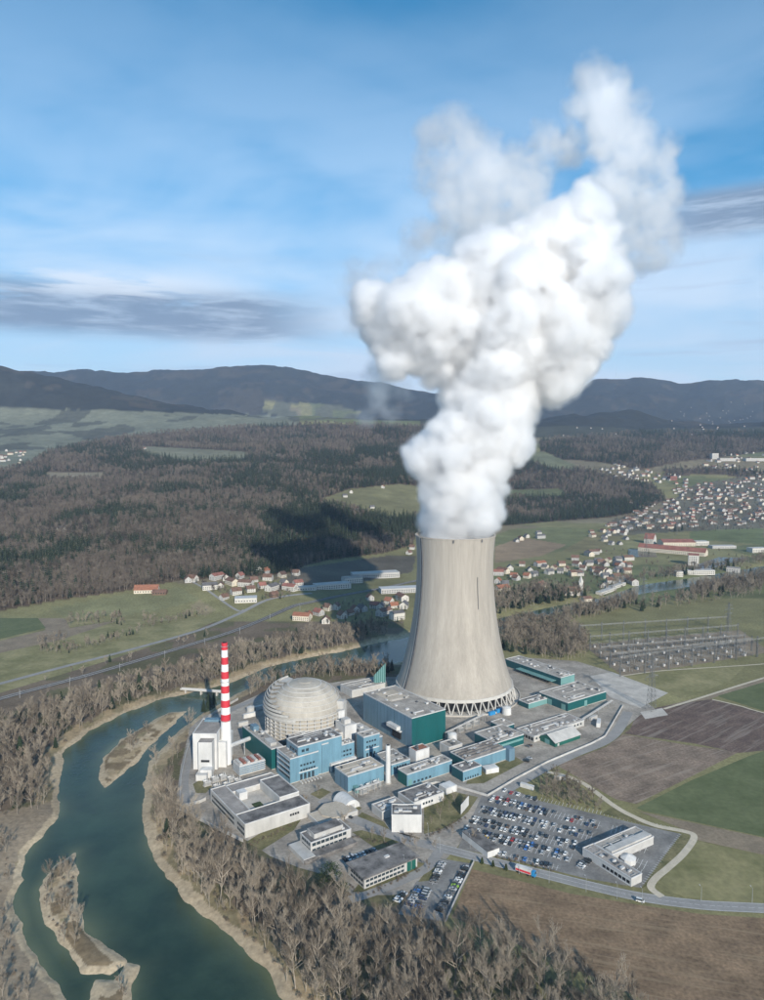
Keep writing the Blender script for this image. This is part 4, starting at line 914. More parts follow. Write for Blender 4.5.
def duct():
    a = Vector((CHX + 3.6, CHY, 14.)); e = Vector((-67 - 31.5, 603 - 12, 20.)); e = Vector(atY(274, 729, 592))
    root = empty('flue_duct', a, 0, 'white raised duct running from the chimney to the dome', 'duct')
    d = e - a; MB().tube((0, 0, 0), d, 1.7, 1.7, 8).build('pipe', M['white'], root)
    for t in (.3, .62, .92):
        p = d * t; MB().box(p.x - .4, p.x + .4, p.y - .4, p.y + .4, -a.z, p.z - 1.4).build('support', M['steel'], root)
duct()
# slim white stack
X, Y = at(388, 783); h_ = height_of(388, 745, 783)
root = empty('vent_stack', (X, Y, 0), 0, 'slim plain white stack in front of the blue halls', 'chimney')
MB().cyl(0, 0, 1.9, 1.7, 0, h_, 18).build('shaft', M['white'], root, smooth=False); MB().cyl(0, 0, 2.6, 2.6, 0, .8, 18).build('base', M['concrete'], root); MB().cyl(0, 0, 1.3, 1.3, h_ - .1, h_ + .1, 14).build('mouth', M['dark'], root)
# turquoise screen wall behind the turbine hall
X, Y = at(374, 690); X2, Y2 = at(385.5, 690)
root = empty('screen_wall', (X, Y, 0), 0, 'pointed turquoise ribbed screen wall behind the turbine hall', 'screen')
w_ = X2 - X; mb = MB(); mb.add([(0, 0, 0), (w_, 3, 0), (w_, 3, 27), (0, 0, 15), (0, 1, 0), (w_, 4, 0), (w_, 4, 27), (0, 1, 15)], [(0, 1, 2, 3), (7, 6, 5, 4), (3, 2, 6, 7), (1, 5, 6, 2), (4, 0, 3, 7)]); mb.build('panel', M['palegreen'], root)
for k in range(6):
    t = (k + .5) / 6; MB().box(w_ * t - .25, w_ * t + .25, 3 * t - .35, 3 * t + .05, 0, 15 + 12 * t - .3).build('rib', M['teal'], root)

# administration area
def courtyard():
    ang = R(35); a, LR, LL, hh = corner((244.9, 825.5), 838.5, (198, 798.8), (301, 807.5), ang)
    LL = 58.; LR = 47.
    root = empty('courtyard_building', (a[0], a[1], 0), ang, 'white flat-roofed building round an open courtyard near the river bank', 'building')
    D = 15.
    wings = [(0, LR, 0, D, hh), (0, 11, D + .02, LL, hh - .4), (11.02, LR, LL - 12, LL - .1, hh - .8), (LR - 15, LR - .05, D + .02, LL - 12.02, hh + 2.2)]
    for i, (x0, x1, y0, y1, h2) in enumerate(wings):
        MB().box(x0, x1, y0, y1, 0, h2, faces=[0, 1, 0, 0, 0, 0]).build('wing', [M['offwhite'], M['roof2']], root)
        MB().box(x0 + .7, x1 - .7, y0 + .7, y1 - .7, h2 + .02, h2 + .3).build('roof', M['roofdark' if i in (0, 3) else 'roof2'], root)
        mb = MB(); mb.box(x0, x1, y0, y0 + .4, h2 + .01, h2 + .8); mb.box(x0, x1, y1 - .4, y1, h2 + .01, h2 + .8); mb.box(x0, x0 + .4, y0 + .41, y1 - .41, h2 + .01, h2 + .8); mb.box(x1 - .4, x1, y0 + .41, y1 - .41, h2 + .01, h2 + .8); mb.build('parapet', M['white'], root)
    MB().box(11.03, LR - 15.03, D + .03, LL - 12.03, 0, hh * .55).build('inner_roof', M['yard2'], root)
    MB().box(18, 24, D + 8, D + 14, hh * .55 + .01, hh * .55 + .5).build('planting_bed', M['evergreen'], root)
    MB().box(13, 19, LL - 20, LL - 14, hh * .55 + .01, hh + 1.5).build('stair_block', M['white'], root)
    bb = dict(root=root, LR=LR, LL=LL, h=hh)
    for z in (1.2, 4.6): window_row(bb, 'l', z, 1.7, 17, LL - 1, 3.2, .3)
    window_row(bb, 'l', 1.2, 1.7, 1, 14, 2.4, .4); window_row(bb, 'l', 4.6, 1.7, 1, 14, 2.4, .4)
    window_row(bb, 'r', hh * .55, 1.5, LR * .68, LR * .86, 1.4, .4, 'dark')
courtyard()
b = building('canteen', 'white two-storey building with dark roof behind the flat office', (310.8, 843.7), 855, (295, 835.2), (352.7, 830.7), left='offwhite', right='offwhite', roof='roofdark', vents=6, seed=30)
for z in (1.2, 5.0): window_row(b, 'l', z, 2.0, .8, b['LL'] - .8, 2.2, .5); window_row(b, 'r', z, 2.0, 1.0, b['LR'] - 1, 2.6, .5)
add_box(b, 'terrace', -8, -.05, -6, b['LL'], 0, 2.6, 'offwhite'); add_box(b, 'terrace', -7.9, b['LR'], -7, -.1, 0, 2.2, 'roofdark'); add_box(b, 'upper_storey', 4, b['LR'] - 4, 3, b['LL'] - 2, b['h'] + .2, b['h'] + 3, 'offwhite'); add_box(b, 'upper_roof', 4.4, b['LR'] - 4.4, 3.4, b['LL'] - 2.4, b['h'] + 3.01, b['h'] + 3.2, 'roofdark')
b = building('office_pavilion', 'long low office with dark roof rim and green entrance beside the narrow car park', (364.2, 878.5), 889.5, (344.3, 865.3), (416.6, 856.3), left='wallgrey', right='wallgrey', roof='roofdark', vents=0, seed=31, edge='roofdark')
add_box(b, 'roof_gravel', 4, b['LR'] - 6, 4, b['LL'] - 4, b['h'] + .23, b['h'] + .32, 'rooftan'); add_box(b, 'rooflight', b['LR'] * .55, b['LR'] * .55 + 3, b['LL'] * .5, b['LL'] * .5 + 2, b['h'] + .33, b['h'] + 1.2, 'white')
for z in (.9, 3.6): window_row(b, 'r', z, 1.4, 1.2, b['LR'] - 8, 2.2, .5); window_row(b, 'l', z, 1.4, 1.2, b['LL'] - 1, 2.2, .5)
add_box(b, 'entrance_panel', b['LR'] - 7.5, b['LR'] - 4.6, -.3, .05, 0, b['h'] - .3, 'green'); add_box(b, 'entrance_panel', b['LR'] - 4.2, b['LR'] - 1.3, -.3, .05, 0, b['h'] - .3, 'green'); add_box(b, 'eaves', -1, b['LR'] + 1, -1.2, b['LL'] + 1, b['h'] - .1, b['h'] + .55, 'roofdark')
xl, yl = at(391.6, 832.4); xr = at(421.6, 832.4)[0]
b = building('cube_building', 'plain white cube building with weathered roof left of the lawn', geo=(Vector((xl, yl)), xr - xl, 14., height_of(405, 815.5, 832.4)), ang=R(-1), left='white', right='white', roof='roofdark', vents=2, seed=32, edge='white')
b = building('training_centre', 'low building with blackened roof and white end wall behind the cube', (413.5, 803.5), 811.5, (393, 794.6), (444, 792.8), left='wallgrey', right='white', roof='roofdark', vents=6, seed=33)
window_row(b, 'r', 2.2, 1.6, b['LR'] * .3, b['LR'] * .7, 1.6, .8)
b = building('training_centre', 'low grey wing in front of the blackened roof, left of the cube', (382, 812.5), 820, (367, 806.5), (404, 803.5), left='wallgrey', right='wallgrey', roof='roof2', vents=5, seed=34)
building('shed', 'small bright white tent hall at the end of the blackened roof', geo=(Vector(at(446, 795)), 10, 8, 4.5), left='white', right='white', roof='white', vents=0, parapet=.15, edge='white')
building('shed', 'little white shed on the brown grass bank', geo=(Vector(at(486, 774.5)), 11, 7, 3.6), ang=R(20), left='white', right='white', roof='white', vents=0, parapet=.15, edge='white')
def pavilion():
    X, Y = at(334.5, 815); root = empty('round_pavilion', (X, Y, 0), 0, 'low octagonal pavilion with wide sandy roof behind the canteen', 'pavilion')
    MB().cyl(0, 0, 8.4, 8.4, 0, 3.4, 8).build('wall', M['wallgrey'], root); MB().cyl(0, 0, 11, 11, 3.41, 4.0, 8).build('roof', M['rooftan'], root); MB().cyl(0, 0, 11.15, 11.15, 3.3, 3.4, 8).build('roof_edge', M['roofdark'], root)
    for k in range(8):
        a = 2 * math.pi * k / 8; MB().cyl(10 * math.cos(a), 10 * math.sin(a), .2, .2, 0, 3.3, 6).build('post', M['darksteel'], root)
pavilion()
def tent_hall():
    X, Y = at(352, 809); root = empty('tent_hall', (X, Y, 0), GA, 'white arched tent hall beside the round pavilion', 'tent')
    mb = MB(); n = 12; vs = []; L_ = 15; W_ = 6.5
    for y in (0, L_):
        for k in range(n + 1): a = math.pi * k / n; vs.append((W_ * math.cos(a), y, 6.2 * math.sin(a)))
    mb.add(vs, [(k, k + 1, n + 2 + k, n + 1 + k) for k in range(n)]); mb.add(vs[:n + 1], [tuple(range(n + 1))]); mb.add(vs[n + 1:], [tuple(reversed(range(n + 1)))])
    mb.build('cover', M['white'], root); MB().box(-2, 2, -.12, .05, 0, 3.4).build('door', M['wallgrey'], root)
    for k in range(5): MB().add([( (W_ + .05) * math.cos(math.pi * j / n), .3 + k * 3.5 + d, 6.27 * math.sin(math.pi * j / n)) for d in (0, .25) for j in range(n + 1)], [(j, j + 1, n + 2 + j, n + 1 + j) for j in range(n)]).build('rib', M['edge'], root)
tent_hall()
building('shed', 'low flat shelter with tan roof beside the courtyard building', geo=(Vector(at(319, 824, 3)), 30, 15, 3.2), left='wallgrey', right='wallgrey', roof='rooftan', vents=0, parapet=.2)
building('gatehouse', 'black-roofed gatehouse with white front along the road', geo=(Vector(at(487.5, 858.5)), 9., 26., 4.2), ang=GA - R(5), left='white', right='white', roof='roofdark', vents=0, parapet=.25, edge='roofdark')
g0 = Vector(at(631, 887))
b = building('visitor_building', 'front wing of the L-shaped pale building in the car park', geo=(g0, 9., 36., 4.6), ang=GA - R(3), left='white', right='wallgrey', roof='roof2', vents=4, seed=41)
window_row(b, 'l', 1.2, 1.8, 1, 22, 2.2, .7, 'dark')
g1 = g0 + Vector((-math.sin(GA - R(3)), math.cos(GA - R(3)))) * 21.5 + Vector((math.cos(GA - R(3)), math.sin(GA - R(3)))) * 9.1
b = building('visitor_building', 'long rear wing of the L-shaped pale building in the car park', geo=(g1, 38., 14., 4.8), ang=GA - R(3), left='wallgrey', right='wallgrey', roof='roof', vents=2, seed=42)
add_box(b, 'shed_roof', 1, b['LR'] - 1, 1, 6, b['h'] + .2, b['h'] + 1.6, 'offwhite')
def marquee():
    X, Y = at(628, 862); root = empty('marquee', (X, Y, 0), 0, 'white eight-sided marquee on the asphalt beside the L-shaped building', 'tent')
    MB().cyl(0, 0, 4.6, 4.6, 0, 3, 8).build('side_wall', M['white'], root); MB().cyl(0, 0, 4.9, .4, 3.01, 5.2, 8).build('canopy', M['white'], root)
marquee()

# perimeter walls
def wall_run(label, pts, h_=3., t=.5, m='white'):
    w = [Vector(at(*p)) for p in pts]; root = empty('perimeter_wall', (w[0].x, w[0].y, 0), 0, label, 'wall')
    for i in range(len(w) - 1):
        p = w[i] - w[0]; q = w[i + 1] - w[0]; d = (q - p).normalized(); n_ = Vector((-d.y, d.x)) * t / 2; k = max(1, int((q - p).length / 12))
        for j in range(k):
            a = p + (q - p) * (j / k); c = p + (q - p) * ((j + 1) / k) - d * .08
            MB().add([(a.x + n_.x, a.y + n_.y, 0), (a.x - n_.x, a.y - n_.y, 0), (c.x - n_.x, c.y - n_.y, 0), (c.x + n_.x, c.y + n_.y, 0), (a.x + n_.x, a.y + n_.y, h_), (a.x - n_.x, a.y - n_.y, h_), (c.x - n_.x, c.y - n_.y, h_), (c.x + n_.x, c.y + n_.y, h_)], [(0, 1, 2, 3), (4, 7, 6, 5), (0, 4, 5, 1), (1, 5, 6, 2), (2, 6, 7, 3), (3, 7, 4, 0)]).build('panel', M[m], root)
wall_run('long white perimeter wall bending round the right side of the plant', [(623, 706), (605, 737), (592, 744), (547, 763), (515, 780), (487.5, 796.5)], 1.7, .4, 'offwhite')
wall_run('white perimeter wall between the blue halls and the lawn', [(487, 796.5), (455, 787), (436, 783.5), (404, 791)], 1.7, .4, 'offwhite')
wall_run('white boundary wall at the river corner of the plant', [(238, 700), (214, 714), (196, 730), (187, 752), (181, 780), (180, 808), (200, 803), (206, 800)], 2.2, m='offwhite')
wall_run('low pale wall below the courtyard building', [(180, 810), (214, 828), (243, 842)], 2., m='offwhite')
wall_run('pale fence wall between the narrow car park and the stubble field', [(474, 862), (460, 890), (446, 921)], 1.4, .3, 'offwhite')
def billboard():
    X, Y = at(461, 815.5); root = empty('notice_board', (X, Y, 0), R(62), 'tall white notice board on the lawn beside the car park', 'board')
    MB().box(0, 14, -.15, .15, 1.0, 7.5).build('panel', M['white'], root)
    for x in (.6, 6.8, 13): MB().box(x, x + .35, .16, .5, 0, 7.2).build('post', M['steel'], root)
billboard()

# yard equipment: transformers, tanks, containers, pipe racks
def transformer(px, py, label, s=1., ang=GA):
    X, Y = at(px, py); root = empty('transformer', (X, Y, 0), ang, label, 'transformer', 'yard equipment')
    MB().box(0, 6 * s, 0, 3.4 * s, .3, 4 * s).build('tank', M['wallgrey'], root); MB().box(-.6, 6 * s + .6, -.6, 4 * s, 0, .29).build('plinth', M['concrete'], root)
    for k in range(3): MB().cyl(1.2 * s + k * 1.8 * s, 1.7 * s, .35, .2, 4 * s, 6.4 * s, 8).build('bushing', M['offwhite'], root)
    for k in range(4): MB().box(.5 * s + k * 1.4 * s, 1.3 * s + k * 1.4 * s, -.9 * s, -.02, .8, 3.4 * s).build('radiator', M['steel'], root)
    MB().tube((-.8 * s, 1.7 * s, 5 * s), (2.2 * s, 1.7 * s, 5 * s), .6 * s, n=8).build('conservator', M['white'], root)
for k, (x, y) in enumerate([(205, 787), (213, 783), (221, 781), (229, 783), (215, 791), (225, 789), (236, 785)]):
    transformer(x, y, 'grey transformer in the yard by the filter house, %s from the left' % ('first', 'second', 'third', 'fourth', 'fifth', 'sixth', 'seventh')[sorted([205, 213, 221, 229, 215, 225, 236]).index(x)], .8)
for k, (x, y) in enumerate([(361, 795), (368, 791), (375, 788)]): transformer(x, y, '%s transformer below the sandy-roofed blue hall' % ('left', 'middle', 'right')[k], .9)
for k, (x, y) in enumerate([(458, 733), (466, 729), (474, 726), (449, 739)]): transformer(x, y, 'grey transformer at the foot of the cooling tower, %s from the left' % ('second', 'third', 'fourth', 'first')[k], 1.)
def tank(px, py, r, h_, m, label, horizontal=False):
    X, Y = at(px, py); root = empty('tank', (X, Y, 0), GA, label, 'tank')
    MB().cyl(0, 0, r, r, .3, h_, 20).build('shell', M[m], root); MB().cyl(0, 0, r, .3, h_ + .005, h_ + r * .25, 20).build('lid', M[m], root); MB().cyl(0, 0, r + .5, r + .5, 0, .29, 20).build('plinth', M['concrete'], root)
tank(506.5, 714, 4.2, 6.5, 'white', 'squat white tank in the yard before the cooling tower'); tank(251, 712, 4, 5, 'offwhite', 'pale tank left of the dome by the river road'); tank(452, 744, 4, 9, 'white', 'tall white tank against the teal end wall')
def container(px, py, m, label, ang=GA, L_=6.1, h_=2.6, w=2.5):
    X, Y = at(px, py); root = empty('container', (X, Y, 0), ang, label, 'container'); MB().box(0, L_, 0, w, .15, h_).build('box', M[m], root)
    for k in range(9): MB().box(.4 + k * (L_ - .8) / 9, .62 + k * (L_ - .8) / 9, -.06, -.005, .3, h_ - .15).build('rib', M[m], root)
    for x in (.1, L_ - .5): MB().box(x, x + .4, .1, w - .1, 0, .14).build('skid', M['darksteel'], root)
container(490, 716, 'brightblue', 'bright blue covered container, left of a pair before the cooling tower', h_=3.2, L_=7); container(497, 713.5, 'brightblue', 'bright blue covered container, right of a pair before the cooling tower', h_=3.2, L_=7)
container(244, 719, 'white', 'white container by the river road left of the dome', L_=12, h_=4); container(256, 711, 'white', 'second white container by the river road', L_=12, h_=4); container(239, 727, 'offwhite', 'pale container beside the dark teal annexe', L_=9, h_=3.5)
container(270, 741, 'white', 'white container on the office forecourt', L_=8); container(600, 728, 'white', 'long white container beside the perimeter road', R(70), 13, 4, 3.2)
container(591, 721, 'offwhite', 'pale container behind the square store hall', R(40), 10, 3); container(265, 790, 'white', 'white container in front of the courtyard building', L_=7); container(258, 796, 'white', 'small white container nearest the courtyard building', L_=5); container(555, 781, 'offwhite', 'pale container at the top of the car park', R(10), 9, 3); container(520, 787, 'white', 'white site cabin at the far edge of the car park', R(-35), 10, 3)
container(366, 687, 'white', 'white box beside the turquoise screen wall', L_=10, h_=5, w=6); container(357, 690, 'offwhite', 'pale box behind the dome', L_=10, h_=4, w=6)
def pipe_rack(p, q, label, h_=6., n=6):
    a = Vector(at(*p)); c = Vector(at(*q)); d = c - a; root = empty('pipe_rack', (a.x, a.y, 0), math.atan2(d.y, d.x), label, 'pipe rack'); L_ = d.length
    for k in range(n):
        x = L_ * k / (n - 1); MB().box(x - .15, x + .15, -1.5, -1.2, 0, h_).box(x - .15, x + .15, 1.2, 1.5, 0, h_).box(x - .15, x + .15, -1.195, 1.195, h_ - .4, h_ - .1).build('frame', M['steel'], root)
    for y in (-.8, 0, .8): MB().tube((0, y, h_ + .25), (L_, y, h_ + .25), .3, n=6).build('pipe', M['offwhite'], root)
pipe_rack((446, 741), (484, 722), 'grey pipe rack at the foot of the cooling tower', 7, 7); pipe_rack((356, 797), (379, 789), 'pipe rack below the sandy-roofed blue hall', 5, 5); pipe_rack((283, 738), (308, 733), 'pipe rack over the low roofs before the dome', 17, 5); pipe_rack((575, 728), (612, 704), 'long pipe rack beside the square store hall', 3.5, 8)
def lorry():
    X, Y = at(516, 871); root = empty('lorry', (X, Y, .17), R(-33), 'lorry with red and white trailer driving on the main road', 'lorry')
    MB().box(0, 9.5, -1.25, 1.25, 1.1, 3.9).build('trailer', M['white'], root); MB().box(.2, 9.3, -1.3, -1.255, 1.4, 2.6).build('side_stripe', M['red'], root); MB().box(-.03, -.004, -1.1, 1.1, 1.3, 3.7).build('rear_door', M['red'], root)
    c = MB(); c.add([(9.9, -1.2, .6), (12, -1.2, .6), (12, 1.2, .6), (9.9, 1.2, .6), (9.9, -1.2, 3.5), (11.7, -1.2, 3.5), (11.7, 1.2, 3.5), (9.9, 1.2, 3.5), (12, -1.2, 2), (12, 1.2, 2)], [(0, 3, 2, 1), (4, 5, 6, 7), (0, 1, 8, 5, 4), (3, 7, 6, 9, 2), (0, 4, 7, 3), (1, 2, 9, 8), (8, 9, 6, 5)]); c.build('cab', M['brightblue'], root)
    MB().add([(12.02, -1.05, 2.05), (12.02, 1.05, 2.05), (11.74, 1.05, 3.3), (11.74, -1.05, 3.3)], [(0, 1, 2, 3)]).build('windscreen', M['glass'], root)
    for x in (1.3, 2.6, 7.8, 10.9):
        for s in (-1, 1): MB().tube((x, s * 1.0, .5), (x, s * 1.28, .5), .5, n=12).build('wheel', M['tyre'], root)
lorry()
# ------------------------------------------------------------------ trees
def rnd_dir(r, up):
    a = r.uniform(0, 2 * math.pi); return Vector((math.cos(a) * math.cos(up), math.sin(a) * math.cos(up), math.sin(up)))
def blade(mb, p, d, L_, w, m=0):
    s = d.cross(Vector((0, 0, 1)));
    if s.length < 1e-3: s = Vector((1, 0, 0))
    s.normalize(); s = s * w; q = p + d * L_
    mb.add([p - s, p + s, q], [(0, 1, 2)], m)
    t = d.cross(s).normalized() * w; mb.add([p - t, p + t, q], [(0, 1, 2)], m)
def bare_tree_near(seed, h=18., spread=1.):
    """returns (trunk and limbs, twig crown) as mesh builders, 1 unit = 1 m"""
    r = random.Random(seed); wood = MB(); tw = MB()
    def limb(p, d, L_, r0, lev):
        n = 2 if lev < 2 else 1; q = p
        for i in range(n):
            d2 = (d + Vector((r.uniform(-.16, .16), r.uniform(-.16, .16), r.uniform(-.02, .16)))).normalized(); e = q + d2 * (L_ / n)
            ra = r0 * (1 - .6 * i / n); rb = r0 * (1 - .6 * (i + 1) / n); wood.tube(q, e, ra, rb, 3 if lev else 5); q = e; d = d2
        if lev == 2:
            for k in range(7):
                t = r.uniform(.15, 1); b = p + (q - p) * t; dd = (d * .8 + rnd_dir(r, r.uniform(.2, 1.3)) * .7).normalized(); LL = L_ * r.uniform(.5, 1.); blade(tw, b, dd, LL, .055)
                for j in range(3):
                    c = b + dd * LL * r.uniform(.2, .9); blade(tw, c, (dd + rnd_dir(r, r.uniform(-.2, 1.1)) * .8).normalized(), LL * r.uniform(.4, .8), .04)
            return
        k_ = 4 if lev == 1 else 0
        for k in range(k_):
            t = r.uniform(.3, 1.); b = p + (q - p) * t; dd = (d * .9 + rnd_dir(r, r.uniform(.3, 1.3)) * .62 * spread).normalized(); limb(b, dd, L_ * r.uniform(.42, .62), r0 * .5, lev + 1)
    # leaning, forking trunk
    q = Vector((0, 0, 0)); d = Vector((r.uniform(-.06, .06), r.uniform(-.06, .06), 1)).normalized(); pts = [q]; seg = 5
    for i in range(seg):
        d = (d + Vector((r.uniform(-.09, .09), r.uniform(-.09, .09), 0))).normalized(); e = q + d * h * .82 / seg; wood.tube(q, e, h * .014 * (1 - .17 * i), h * .014 * (1 - .17 * (i + 1)), 6); q = e; pts.append(q)
    for k in range(11):
        t = r.uniform(.25, .98); i = min(seg - 1, int(t * seg)); b = pts[i] + (pts[i + 1] - pts[i]) * (t * seg - i)
        dd = rnd_dir(r, r.uniform(.5, 1.25)); limb(b, dd, h * r.uniform(.22, .40) * (1.15 - .45 * t) * spread, h * .0075, 1)
    return wood, tw
def bare_tree_far(seed, h=17., n=70, w=.13, wide=.26):
    r = random.Random(seed); mb = MB(); mb.tube((0, 0, 0), (r.uniform(-.4, .4), r.uniform(-.4, .4), h * .7), h * .014, h * .006, 3, 0)
    for k in range(n):
        z = h * r.uniform(.28, .75); a = r.uniform(0, 6.283); d = Vector((math.cos(a), math.sin(a), r.uniform(.5, 2.4))).normalized(); p = Vector((0, 0, z)) + Vector((math.cos(a), math.sin(a), 0)) * h * r.uniform(0, .12)
        L_ = min(h * r.uniform(.18, .42), (h - z) * 1.25); s = d.cross(Vector((r.uniform(-1, 1), r.uniform(-1, 1), r.uniform(-1, 1)))).normalized() * w * r.uniform(.7, 1.5)
        mb.add([p - s, p + s, p + d * L_], [(0, 1, 2)], 1)
    return mb
def conifer(seed, h=20., tiers=8, per=11):
    r = random.Random(seed); mb = MB(); mb.tube((0, 0, 0), (0, 0, h * .9), h * .012, h * .004, 4, 0)
    for i in range(tiers):
        t = i / tiers; z = h * (.14 + .83 * t); rad = h * .17 * (1 - t) ** .8 + .25
        for k in range(per):
            a = 6.283 * (k + r.random()) / per; L_ = rad * r.uniform(.75, 1.2); w = rad * .36; o = Vector((math.cos(a), math.sin(a), 0)); s = Vector((-o.y, o.x, 0)) * w
            p = Vector((0, 0, z + h * .055)); q = o * L_ + Vector((0, 0, z - h * .035 * r.uniform(.4, 1.4)))
            mb.add([p, q - s + Vector((0, 0, .2)), q + o * .1 - Vector((0, 0, .3)), q + s + Vector((0, 0, .2))], [(0, 1, 2), (0, 2, 3)], 1)
    mb.tube((0, 0, h * .9), (0, 0, h), h * .006, .01, 3, 1); return mb
def bush(seed, h=3.5, n=110, leaf=.5):
    r = random.Random(seed); mb = MB()
    for k in range(5): mb.tube((0, 0, 0), (r.uniform(-1, 1) * h * .25, r.uniform(-1, 1) * h * .25, h * .6), .06, .03, 3, 0)
    for k in range(n):
        d = rnd_dir(r, r.uniform(-.1, 1.5)); p = Vector((d.x * h * .55, d.y * h * .55, h * .4 + d.z * h * .5)) * r.uniform(.6, 1.05); p.z = max(p.z, .15)
        a = rnd_dir(r, r.uniform(-1, 1)) * leaf * r.uniform(.6, 1.3); b = rnd_dir(r, r.uniform(-1, 1)) * leaf * r.uniform(.5, 1.)
        mb.add([p - a, p + b, p + a], [(0, 1, 2)], 1)
    return mb
near_parts = [bare_tree_near(100 + i, 15 + 1.5 * i, (.75, 1.15, .9, 1.3, .8, 1.05)[i]) for i in range(6)]
near_twig = ['twig', 'twig_pale', 'twig', 'twig_pale', 'twig_pale', 'twig']
near_meshes = [(w.mesh('trunk', M['bark']), t.mesh('crown', M[near_twig[i]])) for i, (w, t) in enumerate(near_parts)]
def proto(name, mb, mats):
    return bpy.data.objects.new(name, mb.mesh(name, mats))
def proto_near(i):
    w, t = near_parts[i]; mb = MB(); mb.add(w.v, w.f, 0); mb.add(t.v, t.f, 1); return proto('bare_tree_kind', mb, [M['bark'], M[near_twig[i]]])
def kinds(name, objs):
    c = bpy.data.collections.new(name)
    for o in objs: c.objects.link(o)
    return c
K_NEAR = kinds('near kinds', [proto_near(i) for i in range(6)] + [proto('conifer_kind', conifer(200 + i, 16 + 3 * i, 10, 13), [M['bark'], M['needle']]) for i in range(2)] + [proto('bush_kind', bush(300 + i), [M['bark'], M['shrub']]) for i in range(2)])
K_FAR = kinds('far kinds', [proto('far_bare_kind', bare_tree_far(400 + i, 15 + i, 80, .17), [M['bark'], M[('fartwig', 'twig_red', 'fartwig', 'twig', 'fartwig')[i]]]) for i in range(5)] + [proto('far_conifer_kind', conifer(500 + i, 18 + 3 * i, 6, 8), [M['bark'], M['needle']]) for i in range(3)])
def scatter(name, label, coll, pts, kind, size, cat='woodland'):
    """one object for what nobody could count: a tree standing on each point"""
    pts = np.asarray(pts, np.float32); me = bpy.data.meshes.new(name); me.vertices.add(len(pts)); me.vertices.foreach_set('co', pts.ravel())
    for nm, ty, v in (('kind_id', 'INT', np.asarray(kind, np.int32)), ('size', 'FLOAT', np.asarray(size, np.float32)), ('turn', 'FLOAT', rng.uniform(0, 6.28, len(pts)).astype(np.float32))):
        me.attributes.new(nm, ty, 'POINT').data.foreach_set('value', v)
    ob = tag(link(name, me), label, cat, kind='stuff')
    G = bpy.data.node_groups.new(name, 'GeometryNodeTree'); G.interface.new_socket('Geometry', in_out='INPUT', socket_type='NodeSocketGeometry'); G.interface.new_socket('Geometry', in_out='OUTPUT', socket_type='NodeSocketGeometry')
    nn = G.nodes.new; L = G.links.new; gi = nn('NodeGroupInput'); go = nn('NodeGroupOutput'); ci = nn('GeometryNodeCollectionInfo'); ci.inputs['Collection'].default_value = coll; ci.inputs['Separate Children'].default_value = True; ci.inputs['Reset Children'].default_value = True
    ip = nn('GeometryNodeInstanceOnPoints'); ip.inputs['Pick Instance'].default_value = True
    def attr(nm, ty):
        q = nn('GeometryNodeInputNamedAttribute'); q.data_type = ty; q.inputs['Name'].default_value = nm; return q.outputs[0]
    cx = nn('ShaderNodeCombineXYZ'); L(attr('turn', 'FLOAT'), cx.inputs[2])
    L(gi.outputs[0], ip.inputs['Points']); L(ci.outputs[0], ip.inputs['Instance']); L(attr('kind_id', 'INT'), ip.inputs['Instance Index']); L(cx.outputs[0], ip.inputs['Rotation']); L(attr('size', 'FLOAT'), ip.inputs['Scale']); L(ip.outputs[0], go.inputs[0])
    ob.modifiers.new('trees', 'NODES').node_group = G; return ob
# collection order is by name in Collection Info: names carry no suffix on the first of a kind
def order(coll):
    return sorted(o.name for o in coll.objects)
def idx_of(coll, prefix): return [i for i, n in enumerate(order(coll)) if n.startswith(prefix)]

def fill(poly, spacing, seed, zmin=-2.0, keep=1.):
    g = np.random.default_rng(seed); w = np.array([at(*p) for p in poly]); x0, y0 = w.min(0); x1, y1 = w.max(0)
    gx, gy = np.meshgrid(np.arange(x0, x1, spacing), np.arange(y0, y1, spacing)); X = gx.ravel() + g.uniform(-.48, .48, gx.size) * spacing; Y = gy.ravel() + g.uniform(-.48, .48, gx.size) * spacing
    ok = pip(X, Y, [tuple(p) for p in w]) & (g.random(gx.size) < keep); X, Y = X[ok], Y[ok]
    Z = hz(X, Y); ok = Z > zmin; return np.stack([X[ok], Y[ok], Z[ok]], 1)
WOOD_A = [(163, 803), (176, 816), (208, 846), (238, 866), (262, 879), (286, 891), (302, 899), (330, 908), (352, 922), (392, 935), (446, 943), (500, 962), (560, 984), (650, 1026), (700, 1060), (380, 1075), (305, 1003), (268, 960), (208, 906), (163, 856), (154, 822), (156, 800)]
pa = fill(WOOD_A, 5.9, 61, -1.6, .94)
g = np.random.default_rng(62)
px, py = proj(pa[:, 0], pa[:, 1], pa[:, 2]); px2, py2 = proj(pa[:, 0], pa[:, 1], pa[:, 2] + 15)
seen = (px > 0) & (px < 760) & (py2 < 985)
near_first = np.argsort(np.where(seen, pa[:, 1], 1e9))[:270]
rest = np.ones(len(pa), bool); rest[near_first] = False
TREE_LABELS = ['tall bare grey-brown tree in the riverside wood, nearer the river', 'tall bare grey-brown tree in the riverside wood below the office pavilion', 'tall bare grey-brown tree in the riverside wood beside the stubble field']
for i in near_first:
    x, y, z = pa[i]; k = int(g.integers(0, 6)); s = g.uniform(.62, 1.18) if g.random() < .8 else g.uniform(.35, .6)
    pxx = px[i]; lab = TREE_LABELS[0 if pxx < 300 else 1 if pxx < 440 else 2]
    t = empty('bare_tree', (x, y, z - .2), g.uniform(0, 6.28), lab, 'tree', 'bare trees of the riverside wood'); t.scale = (s, s, s)
    link('trunk', near_meshes[k][0], t); link('crown', near_meshes[k][1], t)
BARE_N = idx_of(K_NEAR, 'bare_tree'); CON_N = idx_of(K_NEAR, 'conifer'); BUSH_N = idx_of(K_NEAR, 'bush')
